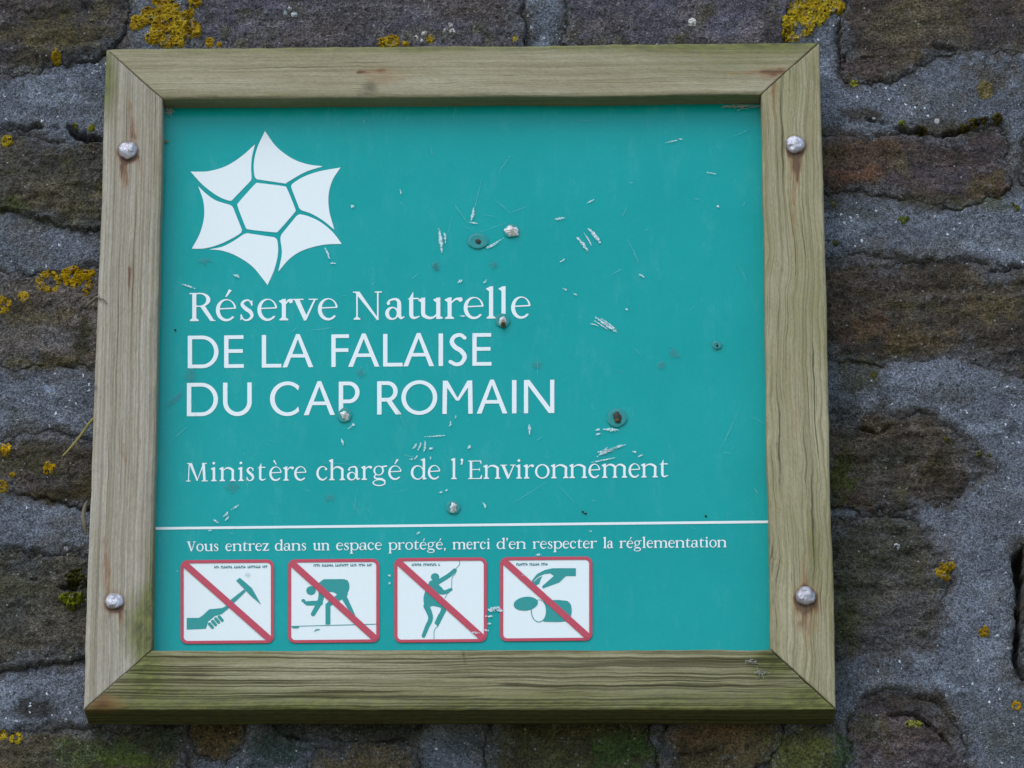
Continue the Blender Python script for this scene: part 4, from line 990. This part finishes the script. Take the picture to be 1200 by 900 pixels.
# --- four prohibition pictograms
def rbox(x, y, x0, y0, x1, y1, r):
    dx = np.abs(x - (x0 + x1) / 2) - (x1 - x0) / 2 + r; dy = np.abs(y - (y0 + y1) / 2) - (y1 - y0) / 2 + r
    return r - np.hypot(np.maximum(dx, 0), np.maximum(dy, 0)) - np.minimum(np.maximum(dx, dy), 0)
def picto(x0, y0, x1, y1, fig, caption, label, clip):
    """frame box in pixels; figure fields given in 7.696x crop pixels from the crop's own origin"""
    sk_ = lambda X, Y: Y - SLOPE * (X - x0)                         # follow the tilt of the print
    pr = Print(); pr.field(lambda X, Y: rbox(X, sk_(X, Y), x0 + 1, y0 + 1, x1 - 1, y1 - 1, 7), x0 - 3, y0 - 5, x1 + 3, y1 + 3, .6)
    g = pr.build('pictogram', M_WHITE, sign, .0002, label=label)
    ox, oy = clip
    if fig is not None:
        for nm, fn in fig:
            pr = Print(); pr.field(lambda X, Y: both(fn((X - ox) * 7.696, (Y - oy) * 7.692) / 7.7, rbox(X, sk_(X, Y), x0 + 3, y0 + 3, x1 - 3, y1 - 3, 5)), x0, y0 - 2, x1, y1 + 2, .4)
            if pr.n: pr.build(nm, M_GREEN, g, .0004 + .0001 * fig.index((nm, fn)))
    pr = Print()
    r2 = np.random.default_rng(int(x0)); cx0, cx1, cyy = caption
    x = cx0
    while x < cx1:                                                   # worn line of small print, no longer readable
        for _ in range(int(r2.integers(3, 9))):
            if x > cx1: break
            yy = cyy + SLOPE * (x - cx0); k = int(r2.integers(3))
            if k < 3: pr.poly([(x, yy - 1.6), (x + .75, yy - 1.6), (x + .75, yy + 1.6), (x, yy + 1.6)])
            pr.poly([(x + .8, yy + (-.9, .2, .9)[k] - .5), (x + 1.8, yy + (-.9, .2, .9)[k] - .5), (x + 1.8, yy + (-.9, .2, .9)[k] + .5), (x + .8, yy + (-.9, .2, .9)[k] + .5)])
            x += 1.95
        x += 2.0
    pr.build('caption', M_CAPTION, g, .0005)
    pr = Print(); pr.field(lambda X, Y: sub(rbox(X, sk_(X, Y), x0, y0, x1, y1, 8), rbox(X, sk_(X, Y), x0 + 3.6, y0 + 3.6, x1 - 3.6, y1 - 3.4, 5)), x0 - 3, y0 - 5, x1 + 3, y1 + 3, .5)
    pr.build('border', M_RED, g, .0008)
    pr = Print(); pr.field(lambda X, Y: both(bar(X, Y, (x0 + 1, y0 + 1), (x1 - 1, y1 - 2), 7.6), rbox(X, sk_(X, Y), x0 + 2, y0 + 2, x1 - 2, y1 - 2, 6)), x0 - 3, y0 - 5, x1 + 3, y1 + 3, .5)
    pr.build('slash', M_RED, g, .0011)
def pn(p): return lambda X, Y: pen(X, Y, p)
hand1 = lambda X, Y: uni(pol(X, Y, [(106,608),(215,608),(245,590),(310,530),(420,520),(465,500),(478,530),(420,575),(360,592),(300,640),(280,706),(106,714)]))
fing1 = lambda X, Y: uni(*[pen(X, Y, [(ax, ay, 15), (ax + 26, ay + 30, 14)]) for ax, ay in ((312,664),(340,640),(368,618),(400,600))])
ham = lambda X, Y: uni(pol(X, Y, [(455,505),(500,448),(515,435),(622,352),(640,368),(540,465),(470,530)]), pol(X, Y, [(552,272),(585,246),(640,292),(695,340),(735,412),(778,490),(690,415),(636,360)]))
picto(211.6, 656.5, 321, 754.5, [('hand', hand1), ('fingers', fing1), ('hammer', ham)], (251, 312.5, 664.6), 'crossed-out pictogram of a hand holding a hammer', (205, 645))
man2 = lambda X, Y: uni(ell(X, Y, 265, 362, 43, 40), pol(X, Y, chaikin([(346,260),(480,258),(588,258),(612,300),(612,350),(584,404),(505,402),(470,376),(430,374),(385,392),(345,360)], 1)),
                        pen(X, Y, [(354,310,26),(353,440,25),(284,574,20)]), pen(X, Y, [(350,474,23),(232,477,20)]), bar(X, Y, (418,478), (418,668), 45), pen(X, Y, [(562,392,34),(430,482,22)]), pol(X, Y, [(535,425),(582,400),(668,592),(628,578)]))
gnd2 = lambda X, Y: pen(X, Y, [(84,684,3.0),(862,664,3.0)])
flw = lambda X, Y: uni(ell(X, Y, 196, 452, 18, 14), ell(X, Y, 208, 466, 10, 16))
picto(337.5, 655.5, 444.5, 753.5, [('bending_person', man2), ('ground_line', gnd2), ('flower', flw), ('shrub', lambda X, Y: ell(X, Y, 125, 692, 34, 9)), ('sprig', lambda X, Y: pen(X, Y, [(300,728,4),(316,714,5),(340,712,4)]))], (367.5, 436, 662.6), 'crossed-out pictogram of a person bending to pick plants', (330, 645))
man3 = lambda X, Y: uni(ell(X, Y, 422, 240, 38, 35), pen(X, Y, [(600,180,18),(540,230,20),(450,285,22),(395,320,34)]), pen(X, Y, [(395,300,30),(450,350,34),(500,378,20),(566,352,14)]), pol(X, Y, chaikin([(360,282),(330,370),(314,440),(330,520),(390,502),(440,500),(500,520),(520,470),(450,430),(440,330)], 1)),
                        pen(X, Y, [(345,500,28),(382,606,22),(350,690,20),(318,770,17)]), pen(X, Y, [(420,470,32),(500,515,24),(445,650,22)]) , pol(X, Y, [(416,655),(450,580),(500,520),(525,540),(448,688)]))
cliff = lambda X, Y: (pen(X, Y, [(645,84,2.5),(640,130,2.5),(610,165,2.5),(606,205,2.5),(575,250,2.5),(568,350,2.5),(530,395,2.5),(510,430,2.5)]))
picto(462, 654, 570.5, 753, [('climber', man3), ('cliff_line', cliff), ('cliff_line', lambda X, Y: pen(X, Y, [(450,680,2.5),(415,720,2.5),(412,815,2.5)]))], (482.5, 515, 661.8), 'crossed-out pictogram of a climber on a cliff', (455, 645))
hand4 = lambda X, Y: sub(pol(X, Y, [(730,160),(730,232),(640,232),(580,290),(500,318),(430,344),(426,322),(480,275),(530,230),(500,208),(440,214),(412,262),(400,300),(370,318),(330,275),(380,212),(450,176),(520,160)]), pen(X, Y, [(352,280,3),(390,244,4),(436,224,5)]))
lid4 = lambda X, Y: (lambda c, s: ell(c * (X - 278) + s * (Y - 480), -s * (X - 278) + c * (Y - 480), 0, 0, 110, 62))(math.cos(-.13), math.sin(-.13))
can4 = lambda X, Y: uni(sub(pol(X, Y, chaikin([(400,448),(640,446),(685,480),(694,545),(680,620),(640,644),(390,642),(400,560)], 1)), ell(X, Y, 396, 545, 64, 100)), sub(ell(X, Y, 396, 545, 72, 102), ell(X, Y, 397, 544, 65, 97)))
picto(586, 653, 694, 751.5, [('hand', hand4), ('lid', lid4), ('can', can4)], (605, 641, 661.4), 'crossed-out pictogram of a hand dropping a tin can', (580, 645))

# ------------------------------------------------------------------ wear on the board
M_SCR = mat_scuff('white_scratch', tuple(srgb(214, 230, 234)), .9)
M_FAINT = mat_scuff('faint_scuff', tuple(srgb(130, 190, 194)), .38)
M_GREYS = mat_scuff('grey_scuff', tuple(srgb(84, 140, 146)), .42)
SCR = [ # x0,y0,x1,y1,halfwidth
 (514,268,518,296,1.8),(520,272,522,284,1.2),(555,244,552,258,1.6),(549,260,560,262,.8),(570,290,590,279,.7),(571,291,584,284,.6),(649,257,662,255,1.2),(676,278,689,294,1.6),(690,268,703,284,2.0),(683,271,694,289,.7),
 (698,372,720,388,1.3),(697,376,712,386,.8),(704,373,722,386,.8),(692,379,701,382,.6),(709,378,724,390,.6),(688,238,697,233,.8),(470,228,468,221,.6),(538,370,545,370.5,1.0),(541,328,536,331,1.4),(570,328,566,332,.8),
 (701,530,716,527,1.4),(704,533,727,521,1.0),(700,535,712,524,1.0),(706,529,733,521,.8),(692,542,722,536,.7),(708,503,724,504,1.8),(698,504,704,503,1.0),(698,509,703,508,1.0),(741,529,746,530,1.0),(747,535,753,533,1.0),
 (484,525,488,520,1.1),(490,527,493,519,1.1),(497,529,498,517,1.1),(502,526,507,525,1.3),(480,538,484,538,.8),(486,538,489,533,.8),(504,535,504,539,.7),(497,512,524,510,.6),(548,526,551,521,1.2),(527,499,528,494,1.0),(533,490,534,487,.6),
 (515,577,518,576,1.0),(521,575,524,574,1.0),(566,589,569,596,1.3),(620,498,620,510,1.4),(262,605,267,600,1.4),(264,610,268,604,1.0),(250,609,256,613,1.0),(271,597,280,591,.8),(243,622,248,621,1.0),(412,499,415,496,1.3),(408,502,411,500,.8),
 (381,291,386,303,1.2),(386,308,395,309,.6),(274,322,280,325,1.3),(213,333,228,338,1.0),(411,241,414,243,1.6),(400,514,402,522,1.0),(656,307,662,303,.6),(660,338,664,341,.9),(672,344,676,346,.6),(748,321,755,325,.9),(733,362,735,363,1.0),(795,163,800,163,.7),(828,202,840,204,.7),(780,167,795,164,.7),(840,242,841,242,1.2),
 (288,672,290,672,2.4),(585,712,572,715,2.6),(580,714,590,716,1.6),(569,722,577,722,1.0),(570,731,576,731,1.0),(566,738,573,739,1.0),(553,741,562,742,1.2),(612,674,616,673,1.0),(628,650,634,650,1.2),(455,674,457,675,1.2),(455,684,457,683,1.0),(488,626,492,623,1.0),(691,622,692,623,1.0),(207,669,208,670,1.0),
]
pr = Print()
def scratch_field(lst, seed):
    for i, (a, b, c, d, w) in enumerate(lst):
        f = lambda X, Y: pen(X, Y, [(a, b, w * .35), ((a + c) / 2 + .6, (b + d) / 2, w), (c, d, w * .25)]) + fbm(X * .9, Y * .9, seed + i, 2) * w * .55
        m = w * 2 + 1
        pr.field(f, min(a, c) - m, min(b, d) - m, max(a, c) + m, max(b, d) + m, .45)
scratch_field(SCR, 500)
pr.build('scratch_marks', M_SCR, panel, .0013, kind='stuff')
pr = Print()
rg_ = np.random.default_rng(77); FS = []
for _ in range(80):
    x, y = rg_.uniform(200, 890), rg_.uniform(135, 630); a = rg_.uniform(0, math.pi); l = rg_.exponential(14) + 3
    if x < 405 and y < 345: continue
    FS.append((x, y, x + l * math.cos(a), y + l * math.sin(a), rg_.uniform(.25, .6)))
FS += [(598,182,583,203,.6),(579,233,600,252,.6),(530,237,548,262,.5),(735,280,750,312,.6),(460,470,475,500,.5),(640,565,600,590,.4)]
scratch_field(FS, 900)
pr.build('faint_scratches', M_FAINT, panel, .0010, kind='stuff')
pr = Print()
def patch_field(lst, seed):
    for i, (cx, cy, rx, ry) in enumerate(lst):
        pr.field(lambda X, Y: ell(X, Y, cx, cy, rx, ry) + fbm(X * .3, Y * .3, seed + i, 2) * min(rx, ry) * .6, cx - rx * 1.6, cy - ry * 1.6, cx + rx * 1.6, cy + ry * 1.6, .6)
patch_field([(511,312,4,5),(578,310,4,4),(510,313,5,4),(790,414,5,7),(775,428,4,4),(272,571,7,6),(386,583,5,4),(422,437,4,5),(629,428,4,4),(240,305,9,3),(840,405,6,6)], 1200)
scratch_field([(196,476,215,458,3.0),(222,446,224,434,6.0)], 1300)
pr.build('grey_scuffs', M_GREYS, panel, .0009, kind='stuff')
# pellet dents: a pushed-in ring with torn bright metal or a dark pit
M_DENT = mat_flat('bruised_enamel', srgb(6, 134, 132), .35, .08)
M_TORN = mat_flat('torn_metal', srgb(228, 228, 224), .4, .12, .25)
M_PIT = mat_flat('dark_pit', srgb(34, 34, 22), .5, .3)
M_PITB = mat_flat('rusty_pit', srgb(96, 74, 34), .5, .3)  # rusty brown in one dent, a painted yellow glint in another
def dish(px, py, rx, ry, depth, mat, name, seed, parent, rough=.15, lift=.0006, na=28, nr2=7, prof=None):
    c = P([px], [py], YP)[0]; V = [(0, 0, 0)]; k = .00083
    for i in range(1, nr2 + 1):
        f = i / nr2
        for j in range(na):
            t = 2 * math.pi * j / na
            n = 1 + rough * (math.sin(2 * t + seed) + .7 * math.sin(5 * t + seed * 2.3) + .5 * math.sin(9 * t + seed * 3.1)) / 2
            hgt = (prof(f) if prof else (1 - f * f)) * depth
            V.append((rx * k * f * n * math.cos(t), -hgt * (1 + rough * math.sin(7 * t + i + seed)), ry * k / .94 * f * n * math.sin(t)))
    V = np.array(V); V[0, 1] = -(prof(0) if prof else 1) * depth
    V += c[None] + np.array([[0, -lift, 0]])
    F = [[0, 1 + (j + 1) % na, 1 + j] for j in range(na)] + [[1 + (i - 1) * na + j, 1 + (i - 1) * na + (j + 1) % na, 1 + i * na + (j + 1) % na, 1 + i * na + j] for i in range(1, nr2) for j in range(na)]
    return link(name, mesh_np(name, L3(V), F), mat, parent)
ringp = lambda f: math.exp(-((f - .72) / .2) ** 2)
for i, (x, y, R, kind) in enumerate([(599,271,9,'torn'),(560,283,12.5,'ring'),(589,376,9,'drop'),(404,487,9,'metal'),(723,490,12,'pit'),(531,595,8.5,'metal'),(840,405,6,'ring')]):
    dn = dish(x, y, R, R * (.78 if kind == 'ring' else .95), .00035, M_DENT, 'dent', i * 1.7, panel, .06, .0016, prof=ringp)
    if kind == 'torn': dish(x + .8, y + .5, 7.6, 7.2, .0035, M_TORN, 'torn_metal', 2.2, panel, .35, .0019)
    if kind == 'metal': dish(x + .3, y + .6, R * .55, R * .6, .0028, M_TORN, 'torn_metal', i, panel, .4, .0019)
    if kind == 'pit': dish(x + .5, y, 5.0, 7.0, .0006, M_PIT, 'pit', 3, panel, .25, .0026); dish(x, y + 4, 2.0, 2.6, .0008, M_PITB, 'rusty_fleck', 1, panel, .3, .0036)  # the small fleck paints a yellow glint inside the dark pit
    if kind == 'drop': dish(x, y + 1, 4.2, 6.2, .0045, M_TORN, 'torn_metal', 1, panel, .2, .0019); dish(x + .8, y + 6, 3.2, 3.4, .003, M_PITB, 'rusty_fleck', 4, panel, .3, .004)
    if kind == 'ring': dish(x + .3, y + .8, R * .28, R * .24, .0005, M_PIT, 'pit', 3, panel, .2, .0026)
for x, y in ((683,600),(686,602),(827,605),(205.5,387)): dish(x, y, 1.6, 1.2, .0006, M_PIT, 'dirt_fleck', x, panel, .4, .0008, 12, 3)

# ------------------------------------------------------------------ loose bits caught round the frame
M_STRAW = mat_flat('dry_straw', srgb(150, 142, 78), .7, .12)
M_DEAD = mat_flat('dead_grass', srgb(112, 106, 90), .8, .15)
M_FLUFF = mat_flat('pale_fluff', srgb(176, 176, 168), .9, .15)
def tube(name, pts, r, mat, label, cat, group=None):
    """pts world; r list"""
    pts = catmull(np.asarray(pts, float), 6); rs = np.interp(np.linspace(0, 1, len(pts)), np.linspace(0, 1, len(r)), r); na = 8; V = []
    for i, p in enumerate(pts):
        t = pts[min(i + 1, len(pts) - 1)] - pts[max(i - 1, 0)]; t = t / np.linalg.norm(t)
        a = np.cross(t, [.1, 1, .2]); a /= np.linalg.norm(a); b = np.cross(t, a)
        for j in range(na):
            w = 2 * math.pi * j / na; V.append(p + (a * math.cos(w) + b * math.sin(w)) * rs[i])
    n = len(pts)
    F = [[i * na + j, i * na + (j + 1) % na, (i + 1) * na + (j + 1) % na, (i + 1) * na + j] for i in range(n - 1) for j in range(na)] + [list(range(na))[::-1], [(n - 1) * na + j for j in range(na)]]
    return link(name, mesh_np(name, np.array(V), F), mat, None, label, cat, group)
def wp(lst): return np.array([P([a], [b], y)[0] for a, b, y in lst])
tube('grass_stalk', wp([(112,488,-.030),(104,497,-.024),(97,507,-.018),(86,521,-.012),(73,535,-.008)]), [.0013,.0015,.0014,.0013,.0009], M_STRAW, 'thin yellow grass stalk poking out from behind the wooden frame', 'grass stalk')
tube('dead_stem', wp([(101,359,-.030),(108,353,-.042),(114,348,-.052),(117,350,-.058),(121,351,-.0585),(126,356,-.058)]), [.0016,.0018,.0014,.0008,.0007,.0005], M_DEAD, 'short grey dead stem hooked over the left edge of the frame', 'stem')
tube('bark_sliver', wp([(102,587,-.030),(99,596,-.028),(97.5,606,-.028),(99,615,-.028),(101,627,-.026)]), [.0008,.0022,.0026,.0024,.0008], M_DEAD, 'grey bark sliver lodged between wall and frame', 'bark sliver')
def tuft(px, py, Y, rx, ry, seed, mat, name, label, cat):
    r_ = np.random.default_rng(seed); V = []; F = []; c = P([px], [py], Y)[0]
    for _ in range(34):                                                 # tangle of fine fibres
        a = c + r_.normal(0, 1, 3) * np.array([rx, .0015, ry]) * .00083 * .5; d = r_.normal(0, 1, 3) * np.array([rx, .6, ry]) * .00083 * .55
        w = np.array([.00022, 0, .00022]) * r_.choice([-1, 1], 3); k = len(V)
        y1 = min(a[1], Y - .0005); a[1] = y1
        b = a + d; b[1] = min(max(b[1], Y - .004), Y - .0004)
        up = np.array([0, -.0004, 0])
        V += [a - w, a + w, b + w, b - w, (a + b) / 2 + up * 2]; F += [[k, k + 1, k + 4], [k + 1, k + 2, k + 4], [k + 2, k + 3, k + 4], [k + 3, k, k + 4]]
    return link(name, mesh_np(name, np.array(V), F, False), mat, None, label, cat)
tuft(199, 130, YP - .002, 6, 6, 1, M_FLUFF, 'cobweb_tuft', 'pale cobweb tuft in the inner corner where top and left rails meet', 'cobweb')
tuft(866, 125, YP - .002, 14, 3, 2, M_FLUFF, 'cobweb_tuft', 'pale flattened cobweb under the top rail beside the right rail', 'cobweb')
tuft(193, 166, YP - .002, 6, 2, 3, M_STRAW, 'plant_shred', 'small straw shred stuck at the inner edge of the left rail', 'plant shred')
tuft(890, 789, YF - .0005, 6, 4, 4, M_FLUFF, 'cocoon_tuft', 'small whitish cocoon tuft on the mossy bottom rail', 'cocoon')
tuft(880, 775, YF - .0005, 6, 3, 5, M_FLUFF, 'cobweb_tuft', 'thin white web thread on the bottom rail above the cocoon', 'cobweb')
scene.cycles.max_bounces = 5; scene.cycles.diffuse_bounces = 3; scene.cycles.glossy_bounces = 2; scene.cycles.transparent_max_bounces = 8
# ------------------------------------------------------------------ the ground sheet, unseen and added to bounce light up under the frame
tg = NT('sandy_ground'); og = tg.obj(); fg = tg.noise(og, 3, 5, .6); fg2 = tg.noise(og, 60, 4, .6)
M_GROUND = tg.out(tg.mix(fg, tuple(srgb(128, 120, 96)), tuple(srgb(156, 148, 122))), .95, spec=.1, normal=tg.bump(fg2, .6, .01))
gx, gy = np.meshgrid(np.linspace(-40, 40, 41), np.linspace(-60, 20, 41))
gv = np.stack([gx.ravel(), gy.ravel(), ZG + .0 * gx.ravel()], 1)
link('ground', mesh_np('ground', gv, grid_faces(41, 41)), M_GROUND, None, kind='structure')
